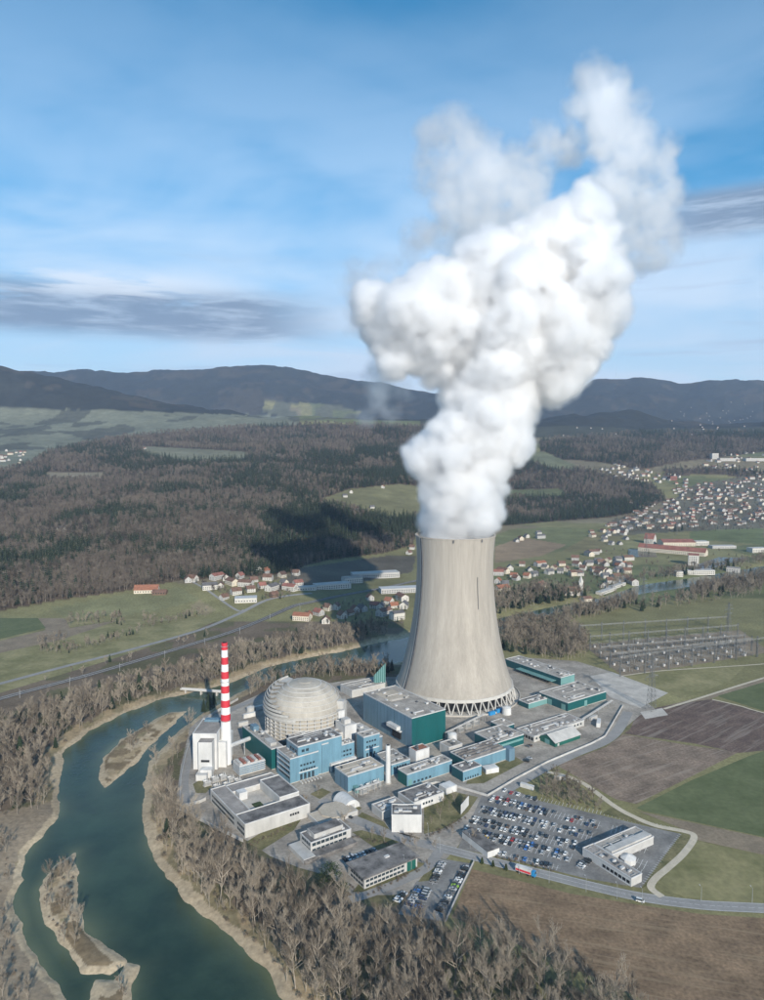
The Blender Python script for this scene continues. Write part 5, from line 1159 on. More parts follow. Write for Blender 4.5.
def near_wood(name, label, polys, seed, smin=.55, smax=1., con=.03, bushes=.12):
    g = np.random.default_rng(seed); P = np.concatenate([p for p in polys if len(p)]); n = len(P); u = g.random(n)
    kd = np.where(u < con, g.choice(CON_N, n), np.where(u < con + bushes, g.choice(BUSH_N, n), g.choice(BARE_N, n)))
    sz = g.uniform(smin, smax, n); P = P.copy(); P[:, 2] -= .2
    return scatter(name, label, K_NEAR, P, kd, sz)
under = fill(WOOD_A, 6.5, 63, -1.8)
g2 = np.random.default_rng(64)
near_wood('woodland', 'dense bare wood filling the river bend at the bottom', [pa[rest]], 65, .55, 1.15, .02, .1)
scatter('undergrowth', 'brown scrub under the riverside wood', K_NEAR, under, g2.choice(BUSH_N, len(under)), g2.uniform(.35, .8, len(under)), 'scrub')
WOOD_B = [(-120, 765), (0, 722), (60, 706), (130, 685), (200, 663), (250, 650), (300, 640), (345, 632), (385, 628), (390, 634), (345, 646), (262, 662), (222, 680), (185, 689), (150, 697), (112, 711), (82, 728), (58, 750), (51, 780), (50, 808), (0, 818), (-160, 850)]
pb = fill(WOOD_B, 6.6, 66, -1.4, .93)
near_wood('woodland', 'bare wood on the far left bank between railway and river', [pb], 67, .42, 1.05, .06, .14)
strip_polys = [([(244, 698), (262, 689), (300, 678), (360, 676), (392, 676), (392, 669), (330, 668), (300, 673), (262, 683)], 4.6, .95), ([(150, 800), (146, 780), (154, 764), (175, 742), (190, 728), (185, 745), (176, 770), (174, 800)], 9., .5)]
near_wood('tree_belt', 'thin belt of bare trees along the plant bank of the river', [fill(p, s, 70 + i, -2.2, k) for i, (p, s, k) in enumerate(strip_polys)], 68, .45, .9, .10, .2)
near_wood('tree_belt', 'sparse scrub and bare trees on the gravel islands', [fill([(52, 870), (72, 858), (74, 885), (72, 910), (86, 930), (80, 950), (62, 940), (48, 915), (42, 892)], 4.5, 74, -2.8, .7), fill([(120, 745), (150, 726), (150, 738), (126, 760)], 6., 75, -2.8, .5), fill([(118, 990), (132, 972), (132, 1000), (120, 1010)], 5, 76, -2.9, .8)], 77, .3, .62, 0, .45)
near_wood('thicket', 'brown thicket between the car park and the gravel path', [fill([(538, 784), (552, 777), (566, 779), (584, 790), (604, 808), (602, 813), (560, 804), (540, 797)], 3.4, 78)], 79, .28, .5, 0, .3)
near_wood('woodland', 'bare wood right behind the cooling tower', [fill([(500, 650), (500, 628), (530, 622), (566, 622), (588, 640), (586, 658), (560, 661), (530, 656)], 6., 80, -1.)], 81, .6, .95, .06, .1)
near_wood('woodland', 'dark mixed wood across the river behind the cooling tower', [fill([(490, 618), (490, 598), (530, 590), (575, 590), (600, 598), (560, 606)], 7.5, 82, -1.)], 83, .65, 1.05, .35, .05)
near_wood('tree_belt', 'row of bare trees lining the upstream river', [fill([(600, 597), (640, 584), (690, 576), (764, 564), (860, 548), (860, 542), (764, 559), (690, 571), (640, 579), (598, 592)], 8, 84, -1, .7), fill([(560, 616), (600, 609), (636, 599), (636, 605), (600, 616), (564, 622)], 5.5, 85, -1, .95), fill([(690, 590), (764, 578), (860, 562), (860, 570), (764, 586), (690, 598)], 5.5, 185, -1, .95), fill([(636, 606), (690, 598), (764, 588), (764, 594), (690, 606), (640, 612)], 9, 186, -1, .5)], 86, .6, 1.05, .08, .1)
hedges = [fill(p, s, 87 + i, -1, k) for i, (p, s, k) in enumerate([([(64, 618), (104, 614), (107, 625), (66, 626)], 6, .8), ([(110, 615), (122, 614), (124, 626), (112, 627)], 5, .9), ([(141, 615), (154, 616), (156, 629), (143, 628)], 6, .9), ([(154, 622), (207, 611), (207, 615), (156, 626)], 5, .8), ([(37, 638), (68, 634), (70, 653), (40, 655)], 6, .8), ([(69, 648), (141, 629), (142, 634), (70, 653)], 5, .7), ([(0, 692), (60, 675), (130, 657), (200, 637), (236, 622), (236, 627), (200, 641), (130, 662), (60, 681), (0, 697)], 7, .35)])]
near_wood('hedgerow', 'brown hedges and clumps crossing the left meadow', hedges, 95, .28, .55, .08, .35)
# hill woods
def hill_woods():
    g = np.random.default_rng(97); out = []; kd = []; sz = []
    cf, bf = idx_of(K_FAR, 'far_conifer'), idx_of(K_FAR, 'far_bare')
    for Y0, Y1, sp_, s0 in ((1020, 1500, 7.5, 1.), (1500, 2100, 9.5, 1.05), (2100, 2900, 12., 1.15), (2900, 3800, 15.5, 1.3), (3800, 4700, 20., 1.5)):
        gx, gy = np.meshgrid(np.arange(-.66 * Y1, .66 * Y1, sp_), np.arange(Y0, Y1, sp_)); X = gx.ravel() + g.uniform(-.5, .5, gx.size) * sp_; Y = gy.ravel() + g.uniform(-.5, .5, gx.size) * sp_
        Z = hz(X, Y); px, py = proj(X, Y, Z); ok = wooded(px, py) & (np.abs(X / Y) < .66); X, Y, Z, px, py = X[ok], Y[ok], Z[ok], px[ok], py[ok]
        c = conifer_here(X, Y, px, py) | (g.random(len(X)) < .06); k = np.where(c, g.choice(cf, len(X)), g.choice(bf, len(X)))
        out.append(np.stack([X, Y, Z - .3], 1)); kd.append(k); sz.append(g.uniform(.6, 1.2, len(X)) * s0)
    P = np.concatenate(out); print('hill trees', len(P))
    scatter('hill_forest', 'bare and coniferous forest covering the hills behind the plant', K_FAR, P, np.concatenate(kd), np.concatenate(sz), 'forest')
hill_woods()
hg = [fill(q, 2.2, 190 + i) for i, q in enumerate([[(366, 894), (418, 868.5), (420, 871), (370, 897)], [(345, 881), (362, 893), (360, 895), (343, 883)], [(248, 845), (296, 822), (298, 824), (250, 848)], [(350, 836), (398, 846), (397, 848), (349, 838)], [(424, 838), (466, 816), (468, 818), (426, 841)], [(496, 856), (560, 872), (560, 874), (496, 858.5)]])]
hp = np.concatenate(hg); hgr = np.random.default_rng(196); scatter('hedge', 'low brown hedges around the office buildings and car park', K_NEAR, hp, hgr.choice(BUSH_N, len(hp)), hgr.uniform(.28, .5, len(hp)), 'hedge')
# single trees one can pick out
def single(kind_, px_, py_, s, label, group=None, k=0):
    p = on_ground(px_, py_); nm = {'c': 'conifer', 'b': 'bare_tree', 'e': 'evergreen_tree', 's': 'cone_shrub'}[kind_]
    t = empty(nm, p, k * 1.3, label, 'tree' if kind_ != 's' else 'shrub', group); t.scale = (s, s, s)
    if kind_ == 'b': link('trunk', near_meshes[k % 6][0], t); link('crown', near_meshes[k % 6][1], t)
    else:
        key = {'c': ('single_con', lambda: conifer(610, 18, 11, 14), 'needle'), 'e': ('single_ever', lambda: bush(620, 11, 900, .55), 'evergreen'), 's': ('single_cone', lambda: conifer(630, 4.2, 8, 12), 'evergreen')}[kind_]
        if key[0] not in WINDOWS:
            mb = key[1](); A = MB(); B = MB()
            for f, m_ in zip(mb.f, mb.m): (A if m_ == 0 else B).add([mb.v[i] for i in f], [tuple(range(len(f)))])
            WINDOWS[key[0]] = (A.mesh('trunk', M['bark']), B.mesh('crown', M[key[2]]))
        link('trunk', WINDOWS[key[0]][0], t); link('crown', WINDOWS[key[0]][1], t)
for k, (x, y, s) in enumerate([(204, 713, .8), (209, 709, .95), (214, 706, .8)]): single('c', x, y, s, 'dark green conifer behind the filter house, %s of three' % ('left', 'middle', 'right')[k], k=k)
single('e', 331, 884, 1.2, 'bushy dark evergreen tree in front of the canteen'); single('e', 324, 889, .9, 'smaller evergreen left of the bushy evergreen tree'); single('e', 343, 894, .7, 'low evergreen beside the office pavilion corner')
for k, (x, y) in enumerate([(482, 863.5), (493, 866.5), (506, 870)]): single('s', x, y, 1., 'small cone-shaped shrub on the road verge, %s of three' % ('left', 'middle', 'right')[k], k=k)
for k, (x, y) in enumerate([(437, 812), (443, 806), (449, 811), (455, 804), (462, 810), (440, 820), (431, 824), (468, 803)]): single('b', x, y, .38, 'young bare tree on the lawn by the car park, %s from the left' % ('first', 'second', 'third', 'fourth', 'fifth', 'sixth', 'seventh', 'eighth')[sorted([437, 443, 449, 455, 462, 440, 431, 468]).index(x)], k=k)
for k, (x, y) in enumerate([(404, 850), (410, 846), (417, 850)]): single('b', x, y, .45, 'pale bare tree behind the office pavilion, %s of three' % ('left', 'middle', 'right')[k], k=k + 1)
for k, (x, y, s_) in enumerate([(272, 806, .4), (305, 806, .45), (318, 795, .4), (344, 826, .4), (372, 838, .42), (384, 843, .4), (428, 872, .5), (436, 850, .4), (452, 838, .42), (473, 842, .38)]): single('b', x, y, s_, 'small bare tree among the office lawns, %s from the left' % ('first', 'second', 'third', 'fourth', 'fifth', 'sixth', 'seventh', 'eighth', 'ninth', 'tenth')[k], k=k)
single('c', 750, 577, 1.1, 'tall dark conifer standing alone right of the factory'); single('c', 675, 532, 1.3, 'dark conifer, left of a pair above the factory'); single('c', 682, 531, 1.1, 'dark conifer, right of a pair above the factory')
for k, x in enumerate((60, 68, 64)): single('b', x, (872, 880, 910)[k], .6, 'bare tree on the lower gravel island, %s' % ('upper left', 'upper right', 'lowest')[k], k=k)
near_wood('scrub', 'brown scrub on the left bank at the bottom corner', [fill([(-60, 838), (6, 836), (14, 870), (6, 920), (16, 960), (36, 1000), (40, 1030), (-60, 1030)], 5., 98, -1.5, .6)], 99, .25, .6, 0, .6)
single('b', 134, 742, .7, 'bare tree on the upper gravel island')
# ------------------------------------------------------------------ cars
CAR_COL = {'white': (.72, .72, .70), 'silver': (.42, .43, .44), 'grey': (.14, .145, .15), 'black': (.018, .018, .02), 'dark blue': (.025, .045, .11), 'red': (.36, .03, .03), 'blue': (.05, .16, .42), 'brown': (.13, .085, .06), 'lime green': (.28, .50, .04), 'yellow': (.60, .36, .04)}
def paint(c):
    m = pm('car paint ' + c, CAR_COL[c], .32, .05, .5, metal=.0, spec=.5); return m
CARM = {}
def car_mesh(colour, typ):
    k = (colour, typ)
    if k in CARM: return CARM[k]
    mb = MB(); W_ = .88
    low = [(-2.15, .32), (-2.2, .62), (-2.1, .95), (-1.1 if typ else -1.5, 1.0), (1.0, .98), (1.95, .80), (2.2, .60), (2.15, .32)]
    cab = [(-2.0, .95), (-1.75, 1.45), (.35, 1.48), (1.15, .96)] if typ == 0 else [(-1.35, .98), (-.85, 1.42), (.35, 1.44), (1.1, .96)] if typ == 1 else [(-2.1, .95), (-2.0, 1.9), (1.0, 1.95), (1.7, 1.0)]
    def extr(p, w0, w1, m, mtop):
        n = len(p); zs = [q[1] for q in p]; z0, z1 = min(zs), max(zs)
        wy = [w0 + (w1 - w0) * (q[1] - z0) / (z1 - z0) for q in p]
        vs = [(q[0], -w, q[1]) for q, w in zip(p, wy)] + [(q[0], w, q[1]) for q, w in zip(p, wy)]
        mb.add(vs, [tuple(range(n)), tuple(reversed(range(n, 2 * n)))], m)
        for i in range(n):
            j = (i + 1) % n; flat = abs(p[i][1] - p[j][1]) < .12 and min(p[i][1], p[j][1]) > 1.2
            mb.add([vs[i], vs[n + i], vs[n + j], vs[j]], [(0, 1, 2, 3)], mtop if flat else m)
    extr(low, W_, W_ * .97, 0, 0); extr(cab, W_ * .93, W_ * .74, 1, 0)
    for x in (-1.35, 1.35):
        for s in (-1, 1): mb.tube((x, s * .66, .33), (x, s * .9, .33), .33, n=8, m=2)
    CARM[k] = mb.mesh('car', [paint(colour), M['glass'], M['tyre']]); return CARM[k]
cr = random.Random(5)
COLS = ['white'] * 22 + ['silver'] * 18 + ['grey'] * 18 + ['black'] * 24 + ['dark blue'] * 9 + ['red'] * 4 + ['blue'] * 4 + ['brown'] * 2
def nth(n): return '%d%s' % (n, 'th' if 10 <= n % 100 <= 20 else {1: 'st', 2: 'nd', 3: 'rd'}.get(n % 10, 'th'))
def car_row(p, q, occ, where, group, pitch=2.55, side=0., face=1, seed=0, first='left'):
    a = Vector(at(*p)); c = Vector(at(*q)); d = (c - a); L_ = d.length; d.normalize(); nrm = Vector((-d.y, d.x)); r = random.Random(seed); k = 0
    for i in range(int(L_ / pitch)):
        t = i / (L_ / pitch); o_ = occ(t) if callable(occ) else occ
        if r.random() > o_: continue
        k += 1; pos = a + d * (i + .5) * pitch + nrm * (side + r.uniform(-.25, .25)); col = r.choice(COLS)
        o = link('car', car_mesh(col, r.choice((0, 0, 1, 1, 2) if r.random() < .5 else (0, 1))), None, (pos.x, pos.y, .115), math.atan2(nrm.y, nrm.x) + (math.pi if r.random() < .4 else 0) + r.uniform(-.03, .03))
        tag(o, '%s car, %s from %s, %s' % (col, nth(k), first, where), 'car', group)
G1 = 'cars parked in the large car park'
fall = lambda lo, t0: (lambda t: .95 if t < t0 else lo)
rows = [((503, 791), (538, 800.5), .8, 'back row'), ((491, 799), (602, 826.5), fall(.5, .45), 'second row'), ((481, 809.5), (592, 837), fall(.45, .45), 'third row'), ((471.5, 820), (580, 847.5), fall(.55, .5), 'fourth row'), ((463.5, 830), (572, 858.5), fall(.75, .6), 'fifth row'), ((494, 852.5), (560, 868.5), .62, 'front row')]
for i, (p, q, o_, nm) in enumerate(rows):
    if i in (0, 5): car_row(p, q, o_, '%s of large car park' % nm, G1, seed=40 + i)
    else:
        car_row(p, q, o_, 'rear line of %s, large car park' % nm, G1, side=2.7, seed=40 + i); car_row(p, q, (lambda f: (lambda t: max(.25, f(t) - .18)))(o_), 'front line of %s, large car park' % nm, G1, side=-2.7, seed=50 + i)
car_row((579, 869), (604, 846), .9, 'row left of the L-shaped building', G1, seed=60, first='front'); 
car_row((620, 831), (640, 837), .12, 'bays behind the L-shaped building', G1, seed=61)
G2 = 'cars parked in the narrow car park'
car_row((443.5, 861), (432, 885), .92, 'left row of the narrow car park', G2, seed=62, first='top'); car_row((467, 867), (437, 915), .88, 'right row of the narrow car park', G2, seed=63, first='top')
car_row((424, 889), (413, 908), .95, 'short row of the narrow car park, right line', G2, seed=64, first='top', side=-2.6); car_row((424, 889), (413, 908), .9, 'short row of the narrow car park, left line', G2, seed=65, first='top', side=2.6); car_row((405, 893), (394, 905), .6, 'roadside bays left of the narrow car park', G2, seed=66, first='top')
G3 = 'cars parked between the office buildings'
car_row((343, 861), (377, 850.5), .92, 'row behind the office pavilion', G3, seed=67); car_row((517, 752), (534, 744), .5, 'bays beside the blue halls', G3, seed=68, pitch=3.2); car_row((524, 764), (532, 756), .6, 'bays by the perimeter wall', G3, seed=69, pitch=3.2)
for k, (x, y, c, lab) in enumerate([(455, 887, 'lime green', 'lime green car near the fence of the narrow car park'), (486, 838.5, 'yellow', 'yellow car on the aisle of the large car park'), (640, 902, 'white', 'white van on the main road beyond the lorry'), (350, 818, 'black', 'black car on the road by the pavilion'), (262, 780, 'white', 'white van on the office forecourt')]):
    X, Y = at(x, y); tag(link('car', car_mesh(c, 2 if 'van' in lab else 1), None, (X, Y, .2), R(-25)), lab, 'car')
# bay markings
def bays(parent, p, q, depth, z, pitch=2.55, both=True):
    a = Vector(at(*p)); c = Vector(at(*q)); d = c - a; L_ = d.length; d.normalize(); n_ = Vector((-d.y, d.x)); mb = MB()
    for i in range(int(L_ / pitch) + 1):
        o_ = a + d * i * pitch
        s0, s1 = (-depth, depth) if both else (0, depth)
        A = o_ + n_ * s0; B = o_ + n_ * s1; w = d * .11
        mb.add([(A.x - w.x, A.y - w.y, z), (A.x + w.x, A.y + w.y, z), (B.x + w.x, B.y + w.y, z), (B.x - w.x, B.y - w.y, z)], [(0, 1, 2, 3)])
    if both:
        w = n_ * .1; B = a + d * L_; mb.add([(a.x - w.x, a.y - w.y, z + .004), (B.x - w.x, B.y - w.y, z + .004), (B.x + w.x, B.y + w.y, z + .004), (a.x + w.x, a.y + w.y, z + .004)], [(0, 1, 2, 3)])
    mb.f = [f if True else f for f in mb.f]; mb.build('bay_marking', M['paint'], parent)
lots = [o for o in bpy.data.objects if o.name.startswith('car_park')]
lot1 = [o for o in lots if 'large' in o['label']][0]
for p, q, o_, nm in rows: bays(lot1, p, q, 5.2 if nm not in ('back row', 'front row') else 2.6, .106)
for p, q in (((612, 829), (652, 838)), ((616, 841), (648, 850)), ((632, 861), (648, 866)), ((622, 868), (640, 874))): bays(lot1, p, q, 5., .106)
bays(lot1, (678, 834), (641, 883), 5., .106, both=False); bays(lot1, (540, 801), (672, 831), 5., .106, both=False); bays(lot1, (580, 869), (614, 835), 2.6, .106)
lot2 = [o for o in lots if 'narrow' in o['label']][0]
bays(lot2, (467, 867), (437, 915), 2.6, .106); bays(lot2, (443.5, 861), (432, 885), 2.6, .106); bays(lot2, (424, 889), (413, 908), 5.1, .106)

# ------------------------------------------------------------------ houses
def house_parts(L_, W_, h_, rh, hip=False):
    """walls and an overhanging pitched roof, ridge along x"""
    x, y = L_ / 2, W_ / 2; w = MB()
    w.add([(-x, -y, -1.5), (x, -y, -1.5), (x, y, -1.5), (-x, y, -1.5), (-x, -y, h_), (x, -y, h_), (x, y, h_), (-x, y, h_), (-x, 0, h_ + rh), (x, 0, h_ + rh)], [(0, 1, 5, 4), (2, 3, 7, 6), (3, 0, 4, 8, 7), (1, 2, 6, 9, 5)])
    r_ = MB(); e = .6; t = .3; k = rh / y
    for s in (-1, 1):
        v = [(-x - e, s * (y + e), h_ - k * e + .05), (x + e, s * (y + e), h_ - k * e + .05), (x + e, 0, h_ + rh + .05), (-x - e, 0, h_ + rh + .05)]
        if s > 0: v = [v[1], v[0], v[3], v[2]]
        r_.add(v + [(a, b, c + t) for a, b, c in v], [(0, 3, 2, 1), (4, 5, 6, 7), (0, 1, 5, 4), (1, 2, 6, 5), (2, 3, 7, 6), (3, 0, 4, 7)])
    return w, r_
HM = {}
def house_mesh(size, wall, roof_, joined):
    k = (size, wall, roof_, joined)
    if k not in HM:
        L_, W_, h_, rh = size; w, r_ = house_parts(L_, W_, h_, rh)
        win = MB()
        for s in (-1, 1):
            for i in range(int(L_ / 3)):
                for z in ((1., 3.6) if h_ > 4.5 else (1.,)): win.box(-L_ / 2 + 1 + i * 3, -L_ / 2 + 2.2 + i * 3, s * W_ / 2 - .06, s * W_ / 2 + .06, z, z + 1.3)
            for z in ((1., 3.6) if h_ > 4.5 else (1.,)):
                for yy in (-W_ * .25, W_ * .25): win.box(s * L_ / 2 - .06, s * L_ / 2 + .06, yy - .6, yy + .6, z, z + 1.3)
        r_.box(-L_ * .2, -L_ * .2 + .7, -.4, .3, h_ + rh * .5, h_ + rh + 1.1)
        if joined:
            m = MB(); m.add(w.v, w.f, 0); m.add(r_.v, r_.f, 1); m.add(win.v, win.f, 2); HM[k] = m.mesh('house', [M[wall], M[roof_], M['glass']])
        else: HM[k] = (w.mesh('wall', M[wall]), r_.mesh('roof', M[roof_]), win.mesh('windows', M['glass']))
    return HM[k]
SIZES = [(14, 11, 5.8, 4.2), (16, 12, 6.2, 4.8), (12, 11, 5.6, 4.6), (24, 13, 7.5, 3.6), (13, 10, 4.2, 4.4)]
WN = {'wallwhite': 'white', 'wallcream': 'cream', 'wallgrey': 'grey', 'timber': 'brown timber'}; RN = {'tilebrown': 'brown', 'tilegrey': 'grey', 'orange': 'orange', 'tilered': 'red'}
class Town:
    def __init__(s, where, group): s.where, s.group, s.items = where, group, []
    def add(s, x, y, rz=None, size=None, wall=None, roof_=None, parts=True):
        r = cr; s.items.append((x, y, r.uniform(0, 3.14) if rz is None else rz, size or r.choice(SIZES), wall or r.choice(['wallwhite'] * 4 + ['wallcream'] * 3 + ['wallgrey'] * 3), roof_ or r.choice(['tilebrown'] * 6 + ['tilegrey'] * 4 + ['orange'] + ['tilered']), parts))
    def build(s):
        for k, (x, y, rz, size, wl, rf, parts) in enumerate(sorted(s.items)):
            p = on_ground(x, y)
            if p is None: continue
            lab = '%s house with %s roof, %s from left in %s' % (WN[wl], RN[rf], nth(k + 1), s.where)
            if parts:
                t = empty('house', p, rz, lab, 'house', s.group); a, b, c = house_mesh(size, wl, rf, False); link('wall', a, t); link('roof', b, t); link('windows', c, t)
            else: tag(link('house', house_mesh(size, wl, rf, True), None, p, rz), lab, 'house', s.group)
t1 = Town('hamlet left of cooling tower', 'houses of the hamlet across the railway')
for x, y in [(188, 582), (193, 581), (209.8, 589), (221, 587), (232, 584.5), (246, 586), (253.8, 581.5), (250.7, 591.5), (268, 580), (264.8, 573.5), (258.5, 572), (282, 577), (296.2, 575), (224, 599), (226, 580), (240, 578), (217, 579), (262, 588), (272, 590), (284, 585), (290, 590), (236, 594)]: t1.add(x, y)
t1.add(297.8, 585, .6, (16, 11, 5.5, 4), 'wallwhite', 'tilered'); t1.add(274, 597, .7, (12, 10, 5.5, 4), 'timber', 'tilebrown')
t1.build()
t2 = Town('riverside cluster below railway', 'houses between railway and river')
for x, y, rf in [(302, 620, 'orange'), (309, 617, 'orange'), (318.6, 615), (328, 610), (336, 609), (326, 623), (349, 615), (342, 618), (355, 612), (362, 611), (374.8, 608), (370, 600), (381, 609, 'tilegrey'), (388.9, 603.5, 'orange'), (393.6, 607.5, 'orange'), (396.8, 617), (402, 600), (404, 608), (384, 615)] if False else [(302, 620, 'orange'), (309, 617, 'orange'), (318.6, 615, None), (328, 610, None), (336, 609, None), (326, 623, None), (349, 615, None), (342, 618, None), (355, 612, None), (362, 611, None), (374.8, 608, None), (370, 600, None), (381, 609, 'tilegrey'), (388.9, 603.5, 'orange'), (393.6, 607.5, 'orange'), (402, 600, None), (404, 608, None), (384, 615, None)]: t2.add(x, y, None, None, None, rf)
t2.add(397, 619, .5, (18, 14, 10, 2.5), 'wallwhite', 'tilegrey'); t2.build()
t3 = Town('village right of cooling tower', 'houses of the village behind the cooling tower')
for x, y in [(497, 575), (503, 573), (510, 570), (514, 577), (522, 566), (530, 571), (498, 583), (505, 586), (516, 580), (527, 578), (534, 576), (545, 569), (554, 569), (566, 571), (575, 560), (590, 564), (598, 563), (608, 562), (618, 567), (560, 573), (583, 570), (540, 566), (549, 574), (611, 583), (616, 579), (632, 584), (604, 587), (625, 580)]: t3.add(x, y)
t3.add(502, 590, .5, (24, 14, 5, 4.5), 'wallcream', 'orange'); t3.add(540, 587, .9, (22, 13, 5, 5), 'wallcream', 'tilered'); t3.add(586, 602, .4, (16, 12, 6.5, 3), 'wallcream', 'tilebrown'); t3.build()
t4 = Town('clearing left of the steam', 'houses on the clearings')
for x, y, rf in [(383, 488, 'orange'), (320, 504, None), (357, 510, None), (351, 493, None), (409, 554, None), (412, 549, None), (62, 531, None), (145, 449, 'orange'), (270, 457, None), (305, 459, None), (278, 456, None), (345, 497, None), (372, 508, None)]: t4.add(x, y, None, None, 'wallwhite', rf, parts=False)
t4.build()
def area(poly, n, seed, wh, gr, sx=None):
    t = Town(wh, gr); r = random.Random(seed); P = np.array(poly); k = 0; done = []; tries = 0
    while k < n and tries < n * 60:
        tries += 1; x = r.uniform(P[:, 0].min(), P[:, 0].max()); y = r.uniform(P[:, 1].min(), P[:, 1].max())
        if not bool(pip(np.array([x]), np.array([y]), poly)[0]): continue
        if any((x - a) ** 2 + ((y - b) * 1.7) ** 2 < (22 if n > 70 else 13) for a, b in done): continue
        done.append((x, y)); t.add(x, y, r.choice((.3, .4, 1.9, 2.0)) + r.uniform(-.2, .2), parts=False); k += 1
    t.build()
area([(612, 534), (612, 520), (640, 517), (664, 510), (668, 500), (690, 486), (764, 474), (764, 526), (720, 524), (690, 530), (660, 528)], 100, 71, 'town above factory', 'houses of the town above the factory')
area([(596, 470), (612, 462), (650, 470), (690, 480), (688, 488), (650, 482), (620, 480)], 40, 72, 'hillside village', 'houses of the hillside village')
area([(700, 466), (712, 456), (764, 452), (764, 470), (730, 472)], 24, 73, 'far settlement, right edge', 'houses of the far settlement')
area([(560, 562), (600, 552), (632, 560), (628, 575), (590, 580), (562, 580)], 22, 77, 'scattered village beside church', 'houses near the church'); area([(512, 542), (540, 532), (545, 538), (530, 544)], 5, 74, 'hamlet beside tower rim', 'houses of the hamlet by the tower rim'); area([(585, 535), (606, 526), (636, 526), (625, 545), (600, 548)], 16, 75, 'houses left of factory', 'houses by the factory road'); area([(0, 461), (0, 445), (20, 448), (32, 456), (20, 466)], 14, 76, 'hamlet at the left edge', 'houses of the left-edge hamlet')
def far_houses():
    r = random.Random(80); mb = MB()
    for q_ in range(330):
        x = min(790, r.gauss(722, 26)); y = r.gauss(418, 8)
        if r.random() < .3: x, y = r.uniform(560, 764), r.gauss(431, 4)
        if q_ > 40: x, y = r.uniform(622, 790), r.uniform(472, 528)
        if q_ > 210: continue
        if q_ > 40 and (y < 500 - (x - 622) * .2 or y > 534 - (x - 622) * .06): continue
        p = on_ground(x, y)
        if p is None: continue
        s = r.uniform(5, 9) if q_ > 40 else r.uniform(3, 4.5); a, b, c = p; mb.box(a - s, a + s, b - s * .6, b + s * .6, c - 4, c + 5, 0); mb.add([(a - s - 1, b - s * .6 - 1, c + 5), (a + s + 1, b - s * .6 - 1, c + 5), (a + s + 1, b, c + 8.5), (a - s - 1, b, c + 8.5), (a - s - 1, b + s * .6 + 1, c + 5), (a + s + 1, b + s * .6 + 1, c + 5)], [(0, 1, 2, 3), (3, 2, 5, 4)], 1)
    tag(mb.build('distant_houses', [M['wallgrey'], M['tilebrown']]), 'distant houses scattered over the right-hand valley and under the ridge', 'houses', kind='stuff')
far_houses()
town_trees = []
g = np.random.default_rng(91)
for poly, n in (([(612, 534), (612, 520), (664, 508), (690, 486), (764, 474), (764, 530)], 1300), ([(596, 470), (612, 462), (690, 480), (688, 490), (620, 482)], 80), ([(186, 578), (300, 570), (300, 598), (230, 602)], 90), ([(300, 612), (410, 596), (410, 624), (330, 626)], 60), ([(495, 580), (620, 560), (630, 585), (560, 596), (495, 596)], 130), ([(590, 548), (700, 545), (764, 560), (764, 578), (640, 572)], 60)):
    P = np.array(poly); m_ = 0
    while m_ < n:
        x, y = g.uniform(P[:, 0].min(), P[:, 0].max()), g.uniform(P[:, 1].min(), P[:, 1].max())
        if not bool(pip(np.array([x]), np.array([y]), poly)[0]): continue
        p = on_ground(x, y); m_ += 1
        if p: town_trees.append(p)
town_trees = np.array(town_trees)
scatter('garden_trees', 'garden trees and shrubs between the village houses', K_FAR, town_trees, g.choice(idx_of(K_FAR, 'far_bare') + idx_of(K_FAR, 'far_conifer')[:1], len(town_trees)), g.uniform(.35, .7, len(town_trees)), 'trees')
# bigger buildings of the villages
def slab_house(name, label, x, y, L_, W_, h_, rz, wall='wallwhite', roof_='roof2', pitched=0., rooft='tilered', cat='building', z=0.):
    p = on_ground(x, y); root = empty(name, (p[0], p[1], p[2]), rz, label, cat)
    if pitched:
        w, r_ = house_parts(L_, W_, h_, pitched); w.build('wall', M[wall], root); r_.build('roof', M[rooft], root)
    else:
        MB().box(-L_ / 2, L_ / 2, -W_ / 2, W_ / 2, -1, h_).build('wall', M[wall], root); MB().box(-L_ / 2 - .2, L_ / 2 + .2, -W_ / 2 - .2, W_ / 2 + .2, h_ + .01, h_ + .6).build('roof', M[roof_], root)
    win = MB().box(-.9, .9, -W_ / 2 - .1, -W_ / 2 + .05, 0, 1.6).mesh('window', M['glass'])
    for f in range(max(1, int((h_ - 1) / 3.2))):
        for i in range(int(L_ / 4.2)): link('window', win, root, (-L_ / 2 + 2.4 + i * 4.2, 0, 1.2 + f * 3.2))
    return root
slab_house('factory', 'long factory range with red tiled roof beside the canal', 672, 553, 150, 24, 9, R(-38), 'wallcream', pitched=8)
slab_house('factory', 'broad red-roofed factory hall behind the long range', 676, 545, 80, 40, 9, R(0), 'wallcream', pitched=6)
slab_house('factory', 'tall red-roofed head building of the factory', 650, 543, 24, 24, 12, R(-38), 'wallwhite', pitched=13)
slab_house('factory', 'white end tower of the red-roofed factory range', 693, 565, 20, 22, 22, R(-20), 'wallwhite', pitched=2.5, rooft='tilered')
slab_house('warehouse', 'white flat warehouse right of the red factory roofs', 700, 545, 34, 22, 10, R(5), 'wallwhite', 'offwhite'); slab_house('warehouse', 'pale yard building at the end of the factory site', 722, 548, 60, 20, 6, R(5), 'wallgrey', 'offwhite')
slab_house('warehouse', 'white transformer house in front of the factory tower', 698, 574, 60, 16, 8, R(5), 'wallwhite', 'offwhite'); slab_house('warehouse', 'square white cube below the factory', 678, 576, 13, 13, 9, R(5), 'wallwhite', 'offwhite'); slab_house('warehouse', 'grey block beside the canal at the right', 733, 572, 24, 18, 9, R(-30), 'wallgrey', 'roof2'); slab_house('warehouse', 'pale warehouse at the right edge by the canal', 757, 552, 40, 20, 10, R(10), 'wallwhite', 'offwhite')
